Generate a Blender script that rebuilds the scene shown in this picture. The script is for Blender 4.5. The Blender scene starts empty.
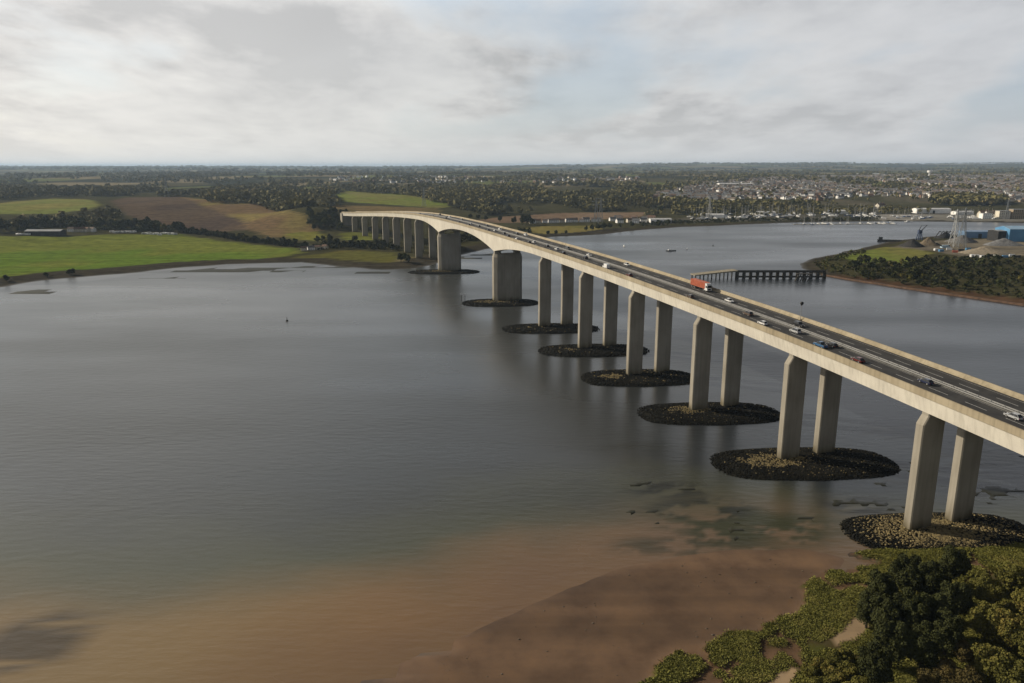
import bpy, bmesh, math, random
import numpy as np
from mathutils import Vector, Matrix

random.seed(7)
RNG = np.random.default_rng(11)
R = math.radians
scene = bpy.context.scene
COL = scene.collection

# ------------------------------------------------------------------ camera
FPX, CAMH = 750.0, 104.0
PITCH = math.atan((341.5 - 166.0) / FPX)
cam_d = bpy.data.cameras.new('camera')
cam = bpy.data.objects.new('camera', cam_d); COL.objects.link(cam)
cam.location = (0, 0, CAMH)
cam.rotation_euler = (R(90) - PITCH, 0, 0)
cam_d.sensor_width = 36.0
cam_d.lens = FPX / 1024 * 36.0
cam_d.clip_start = 1.0
cam_d.clip_end = 120000.0
scene.camera = cam

# ------------------------------------------------------------------ world
SUN_DIR = Vector((-0.93, 0.37, 0)).normalized()      # towards the sun, on the ground
SUN_EL = R(27)
W = bpy.data.worlds.new('World'); scene.world = W; W.use_nodes = True
nt = W.node_tree; nt.nodes.clear(); N = nt.nodes.new; L = nt.links.new
wout = N('ShaderNodeOutputWorld'); bg = N('ShaderNodeBackground'); L(bg.outputs[0], wout.inputs[0])
bg.inputs[1].default_value = 0.1
sky = N('ShaderNodeTexSky'); sky.sky_type = 'NISHITA'; sky.sun_disc = False
sky.sun_elevation = SUN_EL
sky.sun_rotation = math.atan2(SUN_DIR.x, SUN_DIR.y)
sky.air_density = 1.0; sky.dust_density = 1.5
tc = N('ShaderNodeTexCoord'); sep = N('ShaderNodeSeparateXYZ'); L(tc.outputs['Generated'], sep.inputs[0])

def wm(op, a, b=None, c=None, clamp=False):
    n = N('ShaderNodeMath'); n.operation = op; n.use_clamp = clamp
    for i, v in enumerate((a, b, c)):
        if v is None: continue
        if isinstance(v, (int, float)): n.inputs[i].default_value = v
        else: L(v, n.inputs[i])
    return n.outputs[0]
def wramp(fac, stops):
    n = N('ShaderNodeValToRGB'); cr = n.color_ramp
    while len(cr.elements) < len(stops): cr.elements.new(0.5)
    for e, (p, c) in zip(cr.elements, stops):
        e.position = p; e.color = (*c, 1) if len(c) == 3 else c
    L(fac, n.inputs[0]); return n.outputs[0]
def wmix(fac, a, b, mode='MIX'):
    n = N('ShaderNodeMix'); n.data_type = 'RGBA'; n.blend_type = mode
    for s, v in ((n.inputs[0], fac), (n.inputs[6], a), (n.inputs[7], b)):
        if isinstance(v, (int, float)): s.default_value = v
        elif isinstance(v, tuple): s.default_value = (*v, 1)
        else: L(v, s)
    return n.outputs[2]

zc = wm('MAXIMUM', sep.outputs[2], 0.0)
den = wm('ADD', zc, 0.17)
u_ = wm('DIVIDE', sep.outputs[0], den); v_ = wm('DIVIDE', sep.outputs[1], den)
comb = N('ShaderNodeCombineXYZ'); L(u_, comb.inputs[0]); L(v_, comb.inputs[1])
def wnoise(scale, detail, rough, off=(0, 0, 0), dist=0.0, sc=(1, 1, 1)):
    m = N('ShaderNodeMapping'); L(comb.outputs[0], m.inputs[0])
    m.inputs['Location'].default_value = off; m.inputs['Scale'].default_value = sc
    n = N('ShaderNodeTexNoise'); L(m.outputs[0], n.inputs['Vector'])
    n.inputs['Scale'].default_value = scale; n.inputs['Detail'].default_value = detail
    n.inputs['Roughness'].default_value = rough; n.inputs['Distortion'].default_value = dist
    return n.outputs[0]
n_big = wnoise(0.50, 3, 0.5, (5.5, 0.3, 0), 0.3, (1, .7, 1))
n_mid = wnoise(1.15, 8, 0.56, (11.1, 3.7, 0), 0.15, (1.0, 0.62, 1))
n_det = wnoise(4.2, 6, 0.6, (1.3, 9.2, 0), 0.1, (1, 0.7, 1))
dens = wm('ADD', wm('MULTIPLY', n_mid, 0.7), wm('MULTIPLY', n_det, 0.3))
# cloud brightness: broken grey sheet, brighter rims
cl = wramp(dens, [(0.40, (8.4, 8.3, 8.15)), (0.465, (7.5, 7.45, 7.35)), (0.53, (6.3, 6.25, 6.25)), (0.59, (4.9, 4.9, 4.95))])
cl = wmix(wm('MULTIPLY', wramp(n_big, [(0.42, (0, 0, 0)), (0.60, (1, 1, 1))]), 0.55), cl, (6.2, 6.25, 6.35))
# blue gap
gap = wramp(wm('ADD', wm('MULTIPLY', n_big, 0.6), wm('MULTIPLY', n_mid, 0.4)), [(0.42, (1, 1, 1)), (0.50, (0, 0, 0))])
bluesky = wmix(0.6, sky.outputs[0], (5.8, 6.6, 7.6))
cl = wmix(wm('MULTIPLY', gap, 0.75), cl, bluesky)
# sky out of view shaped for its light: bright band, dim overhead, brighter towards the sun, pale low band at the horizon
over = wramp(sep.outputs[2], [(0.0, (1, 1, 1)), (0.18, (1, 1, 1)), (0.25, (1.38, 1.38, 1.38)), (0.36, (1.08, 1.08, 1.08)), (0.52, (0.32, 0.32, 0.33)), (0.8, (0.12, 0.123, 0.13))])
cl = wmix(1.0, cl, over, 'MULTIPLY')
dot = N('ShaderNodeVectorMath'); dot.operation = 'DOT_PRODUCT'; L(tc.outputs['Generated'], dot.inputs[0])
dot.inputs[1].default_value = (SUN_DIR.x * math.cos(SUN_EL), SUN_DIR.y * math.cos(SUN_EL), math.sin(SUN_EL))
sb = wramp(wm('MULTIPLY_ADD', dot.outputs['Value'], 0.5, 0.5), [(0.0, (0.10, 0.105, 0.115)), (0.24, (0.20, 0.21, 0.23)), (0.39, (0.84, 0.86, 0.90)), (0.48, (0.91, 0.92, 0.945)), (0.72, (1.02, 1.015, 1.0)), (1.0, (1.35, 1.3, 1.24))])  # unseen side away from the sun dimmed to keep pier faces dark
cl = wmix(1.0, cl, sb, 'MULTIPLY')
hor = wramp(sep.outputs[2], [(0.0, (1, 1, 1)), (0.02, (0.6, 0.6, 0.6)), (0.08, (0, 0, 0))])
hcol = wmix(1.0, (7.6, 7.7, 7.7), sb, 'MULTIPLY')
cl = wmix(wm('MULTIPLY', hor, 0.8), cl, hcol)
fin = wmix(0.92, sky.outputs[0], cl)
L(fin, bg.inputs[0])

# ------------------------------------------------------------------ sun, exposure
sun_d = bpy.data.lights.new('sun', 'SUN'); sun_d.energy = 5.0; sun_d.angle = R(0.55); sun_d.color = (1.0, 0.88, 0.70)
sun = bpy.data.objects.new('sun', sun_d); COL.objects.link(sun)
sv = Vector((SUN_DIR.x * math.cos(SUN_EL), SUN_DIR.y * math.cos(SUN_EL), math.sin(SUN_EL)))
sun.rotation_euler = sv.to_track_quat('Z', 'Y').to_euler()
sun.location = (-200, 100, 300)
vs = scene.view_settings
vs.view_transform = 'Standard'; vs.look = 'None'; vs.exposure = 0.0; vs.gamma = 1.0; vs.use_curve_mapping = False

# ------------------------------------------------------------------ numbers: camera maths, noise, terrain
CT, ST = math.cos(PITCH), math.sin(PITCH)
def gnd(px, py, z=0.0):
    x = (px - 512) / FPX; y = -(py - 341.5) / FPX
    dy = CT + y * ST; dz = -ST + y * CT
    s = (z - CAMH) / dz
    return np.array([x * s, dy * s])

_perm = np.random.default_rng(5).random((256, 256))
def vnoise(x, y):
    xi = np.floor(x).astype(int); yi = np.floor(y).astype(int)
    fx = x - xi; fy = y - yi
    fx = fx * fx * (3 - 2 * fx); fy = fy * fy * (3 - 2 * fy)
    a = _perm[xi % 256, yi % 256]; b = _perm[(xi + 1) % 256, yi % 256]
    c = _perm[xi % 256, (yi + 1) % 256]; d = _perm[(xi + 1) % 256, (yi + 1) % 256]
    return a * (1 - fx) * (1 - fy) + b * fx * (1 - fy) + c * (1 - fx) * fy + d * fx * fy
def fbm(x, y, o=4):
    s = 0; a = 0.5; t = 0
    for i in range(o):
        s = s + a * vnoise(x + 17.3 * i, y + 9.1 * i); t += a; a *= 0.5; x = x * 2.03; y = y * 2.03
    return s / t
def sst(v, a, b):
    t = np.clip((v - a) / (b - a), 0, 1); return t * t * (3 - 2 * t)

left_bank = [(-300, 322), (-120, 304), (0, 287), (40, 281), (80, 277), (130, 273), (180, 267.5), (230, 264), (300, 262.5),
             (340, 266), (380, 270), (410, 268.5), (436, 263), (447, 258), (466, 253.5), (482, 251), (500, 246), (530, 240), (556, 236.7),
             (592, 235.2), (640, 230), (684, 227), (739, 224.6), (794, 222.7), (840, 221.8), (901, 221.4), (960, 222), (1024, 223), (1150, 224)]
pen = [(1150, 229.5), (1024, 231), (960, 234), (930, 236.5), (900, 240), (880, 243.5), (860, 248.5), (835, 254), (808, 258), (801, 262),
       (806, 269), (817, 275.5), (850, 279.8), (900, 287), (950, 294), (1024, 304.5), (1100, 315), (1250, 330)]
near_bank = [(1700, 420), (1350, 500), (1150, 520), (1060, 536), (1010, 547), (950, 550), (893, 551), (848, 551), (846, 556), (892, 563), (860, 568), (820, 573), (803, 587), (806, 602),
             (800, 616), (772, 614), (760, 627), (720, 639), (676, 651), (655, 664), (640, 680), (622, 705), (600, 740)]
RIV = [gnd(*p) for p in left_bank] + [gnd(*p) for p in pen] + [gnd(*p) for p in near_bank]
RIV += [np.array(p) for p in ((35, 40), (-10, -120), (-300, -400), (-2600, -500), (-2600, 500))]
RIV = np.array(RIV)

def inpoly(x, y, P):
    P = np.asarray(P); r = np.zeros(np.shape(x), bool); j = len(P) - 1
    for i in range(len(P)):
        xi, yi = P[i]; xj, yj = P[j]
        c = ((yi > y) != (yj > y)) & (x < (xj - xi) * (y - yi) / (yj - yi + 1e-12) + xi)
        r ^= c; j = i
    return r
def polydist(x, y, P, closed=True):
    P = np.asarray(P); d = np.full(np.shape(x), 1e12)
    n = len(P)
    for i in range(n if closed else n - 1):
        a = P[i]; b = P[(i + 1) % n]; ab = b - a; l2 = ab @ ab + 1e-9
        t = np.clip(((x - a[0]) * ab[0] + (y - a[1]) * ab[1]) / l2, 0, 1)
        dx = x - a[0] - t * ab[0]; dy = y - a[1] - t * ab[1]
        d = np.minimum(d, dx * dx + dy * dy)
    return np.sqrt(d)
def rdist(x, y):
    d = polydist(x, y, RIV); return np.where(inpoly(x, y, RIV), -d, d)

MUD = np.array([gnd(*p) for p in ((322, 692), (345, 680), (430, 642), (512, 606), (560, 584), (610, 566), (670, 552), (740, 545), (800, 544), (860, 556),
                                  (840, 600), (700, 690), (600, 740), (330, 740))])
def H(x, y, d=None):
    x = np.asarray(x, float); y = np.asarray(y, float)
    if d is None: d = rdist(x, y)
    wob = (fbm(x * .14, y * .14, 4) - .5) * 6 * sst(y, 60, 120) * (1 - sst(y, 320, 500)) + (fbm(x * .02, y * .02, 3) - .5) * 14 * sst(y, 350, 600)
    dd = d + wob
    nearm = (1 - sst(y, 290, 330)) * sst(x, -60, -40)
    crk = 1 - sst(np.abs(fbm(x * .065 + 8.4, y * .065 + 2.7, 3) - .5), .022, .05)
    flat = .18 + .55 * sst(dd, 0, 1.6) + 1.2 * sst(dd, 16, 42) - .5 * crk * (1 - sst(dd, 14, 24))
    h = np.where(dd > 0, flat * nearm + (1.7 * sst(dd, 0, 30) + 0.15) * (1 - nearm), np.maximum(-2.5, dd * 0.05))
    h = h + 24 * sst(d, 250, 900) + 9 * (fbm(x * .003, y * .003, 3) - .5) * sst(d, 200, 700)
    h = h + 27 * np.exp(-(((x + 345) / 95) ** 2 + ((y - 1335) / 130) ** 2)) * sst(d, 20, 120)
    h = h + 22 * sst(y, 2400, 4500) + 35 * sst(y, 5000, 14000) * (0.4 + fbm(x * .0004, y * .0004, 3)) + 62 * sst(y, 8500, 15500) * sst(x / np.maximum(y, 1), -.15, .25) * (.6 + .8 * fbm(x * .0005 + 3, y * .0003, 3))
    return h

def hit(px, py):
    px = np.atleast_1d(np.asarray(px, float)); py = np.atleast_1d(np.asarray(py, float))
    x = (px - 512) / FPX; y = -(py - 341.5) / FPX
    dy = CT + y * ST; dz = -ST + y * CT
    ts = np.geomspace(80, 20000, 420)
    X = x[:, None] * ts; Y = dy[:, None] * ts; Z = CAMH + dz[:, None] * ts
    g = H(X, Y); below = Z < g
    idx = np.argmax(below, axis=1); idx = np.where(below.any(axis=1), idx, len(ts) - 1); idx = np.maximum(idx, 1)
    k = np.arange(len(px)); a = Z[k, idx - 1] - g[k, idx - 1]; b = Z[k, idx] - g[k, idx]
    w = np.clip(a / (a - b + 1e-9), 0, 1); t = ts[idx - 1] + (ts[idx] - ts[idx - 1]) * w
    return np.stack([x * t, dy * t, CAMH + dz * t], 1)
def hit1(px, py):
    p = hit(px, py)[0]; return Vector((p[0], p[1], p[2]))
def poly_hit(pts):
    p = np.array(pts, float); return hit(p[:, 0], p[:, 1])[:, :2]

# ------------------------------------------------------------------ materials
def mat(name):
    m = bpy.data.materials.new(name); m.use_nodes = True
    t = m.node_tree; b = t.nodes['Principled BSDF']; return m, t, b
def ramp_node(t, stops):
    n = t.nodes.new('ShaderNodeValToRGB'); cr = n.color_ramp
    while len(cr.elements) < len(stops): cr.elements.new(.5)
    for e, (p, c) in zip(cr.elements, stops):
        e.position = p; e.color = (*c, 1)
    return n
def noisy(name, c1, c2, scale=1.0, rough=0.8, detail=6, spec=0.3, metallic=0.0, bump=0.0, stretch=(1, 1, 1), coord='Object', lo=.35, hi=.65):
    m, t, b = mat(name)
    co = t.nodes.new('ShaderNodeTexCoord'); mp = t.nodes.new('ShaderNodeMapping'); n = t.nodes.new('ShaderNodeTexNoise')
    t.links.new(co.outputs[coord], mp.inputs[0]); mp.inputs['Scale'].default_value = stretch
    t.links.new(mp.outputs[0], n.inputs['Vector']); n.inputs['Scale'].default_value = scale; n.inputs['Detail'].default_value = detail
    r = ramp_node(t, [(lo, c1), (hi, c2)]); t.links.new(n.outputs[0], r.inputs[0]); t.links.new(r.outputs[0], b.inputs['Base Color'])
    b.inputs['Roughness'].default_value = rough; b.inputs['Metallic'].default_value = metallic
    b.inputs['Specular IOR Level'].default_value = spec
    if bump:
        bp = t.nodes.new('ShaderNodeBump'); bp.inputs['Strength'].default_value = bump; t.links.new(n.outputs[0], bp.inputs['Height']); t.links.new(bp.outputs[0], b.inputs['Normal'])
    return m
def paint(name, c, rough=0.35, coat=0.5):
    m, t, b = mat(name)
    co = t.nodes.new('ShaderNodeTexCoord'); n = t.nodes.new('ShaderNodeTexNoise'); t.links.new(co.outputs['Object'], n.inputs['Vector']); n.inputs['Scale'].default_value = 1.2
    r = ramp_node(t, [(.3, tuple(v * .85 for v in c)), (.7, c)]); t.links.new(n.outputs[0], r.inputs[0]); t.links.new(r.outputs[0], b.inputs['Base Color'])
    b.inputs['Roughness'].default_value = rough; b.inputs['Coat Weight'].default_value = coat; b.inputs['Coat Roughness'].default_value = 0.1
    return m

def concrete(name, c1, c2, streak=0.35):
    m, t, b = mat(name)
    geo = t.nodes.new('ShaderNodeNewGeometry')
    def nz(scale, st, detail=6):
        mp = t.nodes.new('ShaderNodeMapping'); mp.inputs['Scale'].default_value = st
        n = t.nodes.new('ShaderNodeTexNoise'); n.inputs['Scale'].default_value = scale; n.inputs['Detail'].default_value = detail
        t.links.new(geo.outputs['Position'], mp.inputs[0]); t.links.new(mp.outputs[0], n.inputs['Vector']); return n.outputs[0]
    a = ramp_node(t, [(.35, c1), (.66, c2)]); t.links.new(nz(.12, (1, 1, .6)), a.inputs[0])
    s = ramp_node(t, [(.32, (1 - streak, 1 - streak, 1 - streak * 1.05)), (.55, (1, 1, 1))]); t.links.new(nz(.9, (1, 1, .05)), s.inputs[0])
    mx = t.nodes.new('ShaderNodeMix'); mx.data_type = 'RGBA'; mx.blend_type = 'MULTIPLY'; mx.inputs[0].default_value = 1
    t.links.new(a.outputs[0], mx.inputs[6]); t.links.new(s.outputs[0], mx.inputs[7])
    # faint casting-lift joints every 4 m
    sp = t.nodes.new('ShaderNodeSeparateXYZ'); t.links.new(geo.outputs['Position'], sp.inputs[0])
    fr = t.nodes.new('ShaderNodeMath'); fr.operation = 'PINGPONG'; fr.inputs[1].default_value = 2.6; t.links.new(sp.outputs[2], fr.inputs[0])
    jr = ramp_node(t, [(0.0, (.80, .80, .80)), (.05, (1, 1, 1))]); t.links.new(fr.outputs[0], jr.inputs[0])
    m2 = t.nodes.new('ShaderNodeMix'); m2.data_type = 'RGBA'; m2.blend_type = 'MULTIPLY'; m2.inputs[0].default_value = .5
    t.links.new(mx.outputs[2], m2.inputs[6]); t.links.new(jr.outputs[0], m2.inputs[7])
    # tide line: weed and damp on the lowest metres
    zz = t.nodes.new('ShaderNodeMath'); zz.operation = 'MULTIPLY_ADD'; zz.inputs[1].default_value = 5.0; t.links.new(nz(.5, (1, 1, .3)), zz.inputs[0]); t.links.new(sp.outputs[2], zz.inputs[2])
    zd = t.nodes.new('ShaderNodeMath'); zd.operation = 'DIVIDE'; zd.inputs[1].default_value = 12.0; t.links.new(zz.outputs[0], zd.inputs[0])
    tr = ramp_node(t, [(.28, (.20, .19, .13)), (.40, (.55, .52, .42)), (.58, (.86, .85, .82)), (.9, (1, 1, 1))]); t.links.new(zd.outputs[0], tr.inputs[0])
    m3 = t.nodes.new('ShaderNodeMix'); m3.data_type = 'RGBA'; m3.blend_type = 'MULTIPLY'; m3.inputs[0].default_value = 1
    t.links.new(m2.outputs[2], m3.inputs[6]); t.links.new(tr.outputs[0], m3.inputs[7])
    t.links.new(m3.outputs[2], b.inputs['Base Color']); b.inputs['Roughness'].default_value = .85; b.inputs['Specular IOR Level'].default_value = .25
    return m
M = {}
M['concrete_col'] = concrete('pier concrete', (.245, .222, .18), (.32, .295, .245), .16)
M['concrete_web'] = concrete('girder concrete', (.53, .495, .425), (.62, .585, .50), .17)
M['concrete_par'] = concrete('parapet concrete', (.28, .235, .16), (.36, .31, .22), .25)
M['asphalt'] = noisy('asphalt', (.030, .030, .031), (.050, .049, .048), .25, .9, stretch=(1, 1, 1), bump=0)
M['white_line'] = noisy('road marking paint', (.34, .34, .33), (.52, .52, .50), 2, .7)
M['median'] = noisy('median paving', (.12, .118, .108), (.18, .175, .16), .5, .85)
M['galv'] = noisy('galvanised steel', (.22, .22, .215), (.30, .30, .295), 3, .6)
M['rock'] = noisy('riprap stone', (.075, .058, .027), (.235, .185, .085), .8, .9, coord='Object')
M['rock_wet'] = noisy('wet weedy stone', (.004, .004, .003), (.014, .013, .009), .5, .85, spec=.1)
M['rubber'] = noisy('tyre rubber', (.015, .015, .015), (.03, .03, .03), 5, .9)
M['rim'] = noisy('wheel rim', (.3, .3, .3), (.5, .5, .5), 5, .4, metallic=.6)
M['glass'] = noisy('dark vehicle glass', (.012, .014, .016), (.03, .033, .036), 3, .08, spec=.6)
M['lamp_white'] = noisy('headlight lens', (.7, .7, .68), (.85, .85, .83), 5, .15)
M['lamp_red'] = noisy('tail light lens', (.35, .02, .015), (.5, .03, .02), 5, .25)
M['white_paint'] = paint('white paint', (.75, .75, .74))
M['orange_paint'] = noisy('weathered orange paint', (.36, .095, .05), (.47, .135, .07), .7, .55)
M['dark_steel'] = noisy('dark steel', (.02, .02, .021), (.05, .05, .05), 2, .6, metallic=.3)
M['timber'] = noisy('weathered dark timber', (.028, .024, .020), (.075, .065, .05), .8, .9, stretch=(1, 1, .2))
M['pale_timber'] = noisy('pale worn decking', (.20, .175, .13), (.30, .27, .2), .6, .9)
M['bark'] = noisy('bark', (.035, .027, .02), (.07, .055, .04), 2, .95, stretch=(1, 1, .25))
M['blue_steel'] = noisy('blue cladding', (.07, .20, .36), (.10, .26, .44), .1, .5)
M['pylon'] = noisy('pylon steel', (.24, .25, .25), (.36, .37, .37), 1, .6, metallic=.2)

def leafmat(name, c_dark, c_light, c_alt=None, rough=.75, nscale=.16, isl=.45):
    m, t, b = mat(name)
    geo = t.nodes.new('ShaderNodeNewGeometry'); oi = t.nodes.new('ShaderNodeObjectInfo')
    stops = [(0.0, c_dark), (.75, c_light)] + ([(1.0, c_alt)] if c_alt else [])
    r = ramp_node(t, stops)
    n = t.nodes.new('ShaderNodeTexNoise'); n.inputs['Scale'].default_value = nscale; n.inputs['Detail'].default_value = 3
    t.links.new(geo.outputs['Position'], n.inputs['Vector'])
    a = t.nodes.new('ShaderNodeMath'); a.operation = 'MULTIPLY_ADD'; a.inputs[1].default_value = isl
    t.links.new(geo.outputs['Random Per Island'], a.inputs[0])
    s = t.nodes.new('ShaderNodeMath'); s.operation = 'MULTIPLY_ADD'; s.inputs[1].default_value = 1.3; s.inputs[2].default_value = -.38
    t.links.new(n.outputs[0], s.inputs[0])
    t.links.new(s.outputs[0], a.inputs[2])
    a2 = t.nodes.new('ShaderNodeMath'); a2.operation = 'MULTIPLY_ADD'; a2.inputs[1].default_value = .3; t.links.new(oi.outputs['Random'], a2.inputs[0]); t.links.new(a.outputs[0], a2.inputs[2])
    t.links.new(a2.outputs[0], r.inputs[0]); t.links.new(r.outputs[0], b.inputs['Base Color'])
    b.inputs['Roughness'].default_value = rough; b.inputs['Specular IOR Level'].default_value = .05
    return m
M['leaf_dark'] = leafmat('dark ivy foliage', (.011, .013, .005), (.044, .048, .017))
M['leaf_mid'] = leafmat('green foliage', (.022, .028, .010), (.070, .078, .028), (.10, .085, .03))
M['leaf_yellow'] = leafmat('yellowing foliage', (.034, .036, .010), (.120, .112, .028), (.165, .13, .035))
M['leaf_autumn'] = leafmat('russet foliage', (.032, .027, .011), (.10, .080, .030), (.13, .095, .035))
M['leaf_far'] = leafmat('distant woodland foliage', (.042, .044, .019), (.180, .162, .070), (.22, .17, .075), nscale=.012, isl=.25)
M['leaf_poplar'] = leafmat('poplar foliage', (.05, .05, .024), (.11, .10, .045), (.15, .13, .06))
M['grass'] = leafmat('saltmarsh grass', (.055, .058, .014), (.175, .170, .042), (.22, .185, .06))

# ------------------------------------------------------------------ object helpers
def tag(o, label=None, cat=None, group=None, kind=None):
    if label: o['label'] = label
    if cat: o['category'] = cat
    if group: o['group'] = group
    if kind: o['kind'] = kind
    return o
def empty(name, loc=(0, 0, 0), rz=0.0, label=None, cat=None, group=None):
    o = bpy.data.objects.new(name, None); COL.objects.link(o); o.location = loc; o.rotation_euler = (0, 0, rz); o.empty_display_size = .5
    return tag(o, label, cat, group)
def link_mesh(name, me, parent=None, mats=()):
    for m in mats: me.materials.append(m)
    o = bpy.data.objects.new(name, me); COL.objects.link(o)
    if parent is not None: o.parent = parent
    return o
def np_mesh(name, verts, faces, nper, mats=(), parent=None, smooth=False, matidx=None):
    """faces: flat index array with nper corners each"""
    me = bpy.data.meshes.new(name); nv = len(verts); nf = len(faces) // nper
    me.vertices.add(nv); me.vertices.foreach_set('co', np.asarray(verts, np.float32).ravel())
    me.loops.add(nf * nper); me.loops.foreach_set('vertex_index', np.asarray(faces, np.int32).ravel())
    me.polygons.add(nf); me.polygons.foreach_set('loop_start', np.arange(0, nf * nper, nper, dtype=np.int32))
    if matidx is not None: me.polygons.foreach_set('material_index', np.asarray(matidx, np.int32))
    me.update(calc_edges=True)
    if smooth: me.polygons.foreach_set('use_smooth', np.ones(nf, bool))
    return link_mesh(name, me, parent, mats)
class MB:
    def __init__(s): s.v = []; s.f = []; s.m = []; s.cur = 0
    def add(s, vs, fs):
        o = len(s.v); s.v += [tuple(p) for p in vs]
        for f in fs: s.f.append([i + o for i in f]); s.m.append(s.cur)
    def hexa(s, p):   # 8 points: bottom 0-3 ccw, top 4-7
        s.add(p, [(3, 2, 1, 0), (4, 5, 6, 7), (0, 1, 5, 4), (1, 2, 6, 5), (2, 3, 7, 6), (3, 0, 4, 7)])
    def box(s, c, d, rz=0.0):
        x, y, z = (v / 2 for v in d); cs, sn = math.cos(rz), math.sin(rz); p = []
        for zz in (-z, z):
            for a, b in ((-x, -y), (x, -y), (x, y), (-x, y)): p.append((c[0] + a * cs - b * sn, c[1] + a * sn + b * cs, c[2] + zz))
        s.hexa(p)
    def bar(s, a, b, w, w2=None):
        a = Vector(a); b = Vector(b); d = (b - a)
        if d.length < 1e-6: return
        d.normalize(); up = Vector((0, 0, 1)) if abs(d.z) < .9 else Vector((1, 0, 0))
        x = d.cross(up).normalized(); y = d.cross(x); w2 = w if w2 is None else w2
        p = [a + x * i * w / 2 + y * j * w / 2 for i, j in ((-1, -1), (1, -1), (1, 1), (-1, 1))] + [b + x * i * w2 / 2 + y * j * w2 / 2 for i, j in ((-1, -1), (1, -1), (1, 1), (-1, 1))]
        s.hexa(p)
    def tube(s, a, b, r1, r2=None, n=8):
        a = Vector(a); b = Vector(b); d = (b - a).normalized(); up = Vector((0, 0, 1)) if abs(d.z) < .9 else Vector((1, 0, 0))
        x = d.cross(up).normalized(); y = d.cross(x); r2 = r1 if r2 is None else r2; vs = []
        for c, r in ((a, r1), (b, r2)):
            for k in range(n):
                t = 2 * math.pi * k / n; vs.append(c + x * r * math.cos(t) + y * r * math.sin(t))
        fs = [(k, (k + 1) % n, n + (k + 1) % n, n + k) for k in range(n)] + [tuple(range(n - 1, -1, -1)), tuple(range(n, 2 * n))]
        s.add(vs, fs)
    def prism(s, pts, y0, y1, in0=0.0):   # x,z outline extruded in y
        n = len(pts); vs = [(x, y0, z) for x, z in pts] + [(x, y1, z) for x, z in pts]
        s.add(vs, [tuple(range(n)), tuple(range(2 * n - 1, n - 1, -1))] + [(i, n + i, n + (i + 1) % n, (i + 1) % n) for i in range(n)])
    def build(s, name, mats, parent=None, bevel=0.0, smooth=False, seg=1):
        me = bpy.data.meshes.new(name); me.from_pydata(s.v, [], s.f); me.polygons.foreach_set('material_index', s.m)
        bm = bmesh.new(); bm.from_mesh(me); bmesh.ops.recalc_face_normals(bm, faces=bm.faces)
        if bevel: bmesh.ops.bevel(bm, geom=list(bm.edges), offset=bevel, segments=seg, affect='EDGES', clamp_overlap=True)
        bm.to_mesh(me); bm.free()
        if smooth: me.polygons.foreach_set('use_smooth', np.ones(len(me.polygons), bool))
        me.update()
        return link_mesh(name, me, parent, mats if isinstance(mats, (list, tuple)) else [mats])
KIDS = {}
def kids(o): return [c for c in bpy.data.objects if c.parent is o]
def dup(src, loc, rz=None, scale=None, label=None, group=None, cat=None, mats=None, ch=None):
    r = src.copy(); COL.objects.link(r); r.location = loc
    if rz is not None: r.rotation_euler = (0, 0, rz)
    if scale is not None: r.scale = scale
    tag(r, label, cat, group)
    if src.name not in KIDS: KIDS[src.name] = [(c, kids(c)) for c in kids(src)]
    for c, gs in KIDS[src.name]:
        d = c.copy(); COL.objects.link(d); d.parent = r
        if mats and c.name.split('.')[0] in mats:
            d.material_slots[0].link = 'OBJECT'; d.material_slots[0].material = mats[c.name.split('.')[0]]
        for g in gs:
            e = g.copy(); COL.objects.link(e); e.parent = d
    return r

# ------------------------------------------------------------------ ground
def graded(lo, a, b, step, hi, extra=None, g=1.12):
    v = list(np.arange(a, b + .1, step)); s = step
    x = a; L_ = []
    while x > lo: s *= g; x -= s; L_.append(x)
    s = step; x = v[-1]; R_ = []
    while x < hi: s *= g; x += s; R_.append(x)
    v = L_[::-1] + v + R_
    if extra:
        v = [q for q in v if not (extra[0] <= q <= extra[1])] + list(np.arange(extra[0], extra[1] + .1, extra[2]))
    return np.array(sorted(v))
gx = graded(-30000, -1300, 1900, 11, 30000, (-10, 210, 1.5))
gy = graded(-1500, 300, 2600, 11, 45000, (90, 330, 1.5), g=1.07)
GX, GY = np.meshgrid(gx, gy)
fx_, fy_ = GX.ravel(), GY.ravel()
D_ = rdist(fx_, fy_)
HZ = H(fx_, fy_, D_)
inmud = inpoly(fx_, fy_, MUD); dm = polydist(fx_, fy_, MUD)
mudh = -.035 + 0.10 * sst(dm, 0, 7) + .05 * sst(dm, 10, 40) + (fbm(fx_ * .10, fy_ * .10, 5) - .5) * .05
HZ = np.where(inmud & (HZ < .2), np.maximum(HZ, np.maximum(mudh, -0.3)), HZ)

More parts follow.
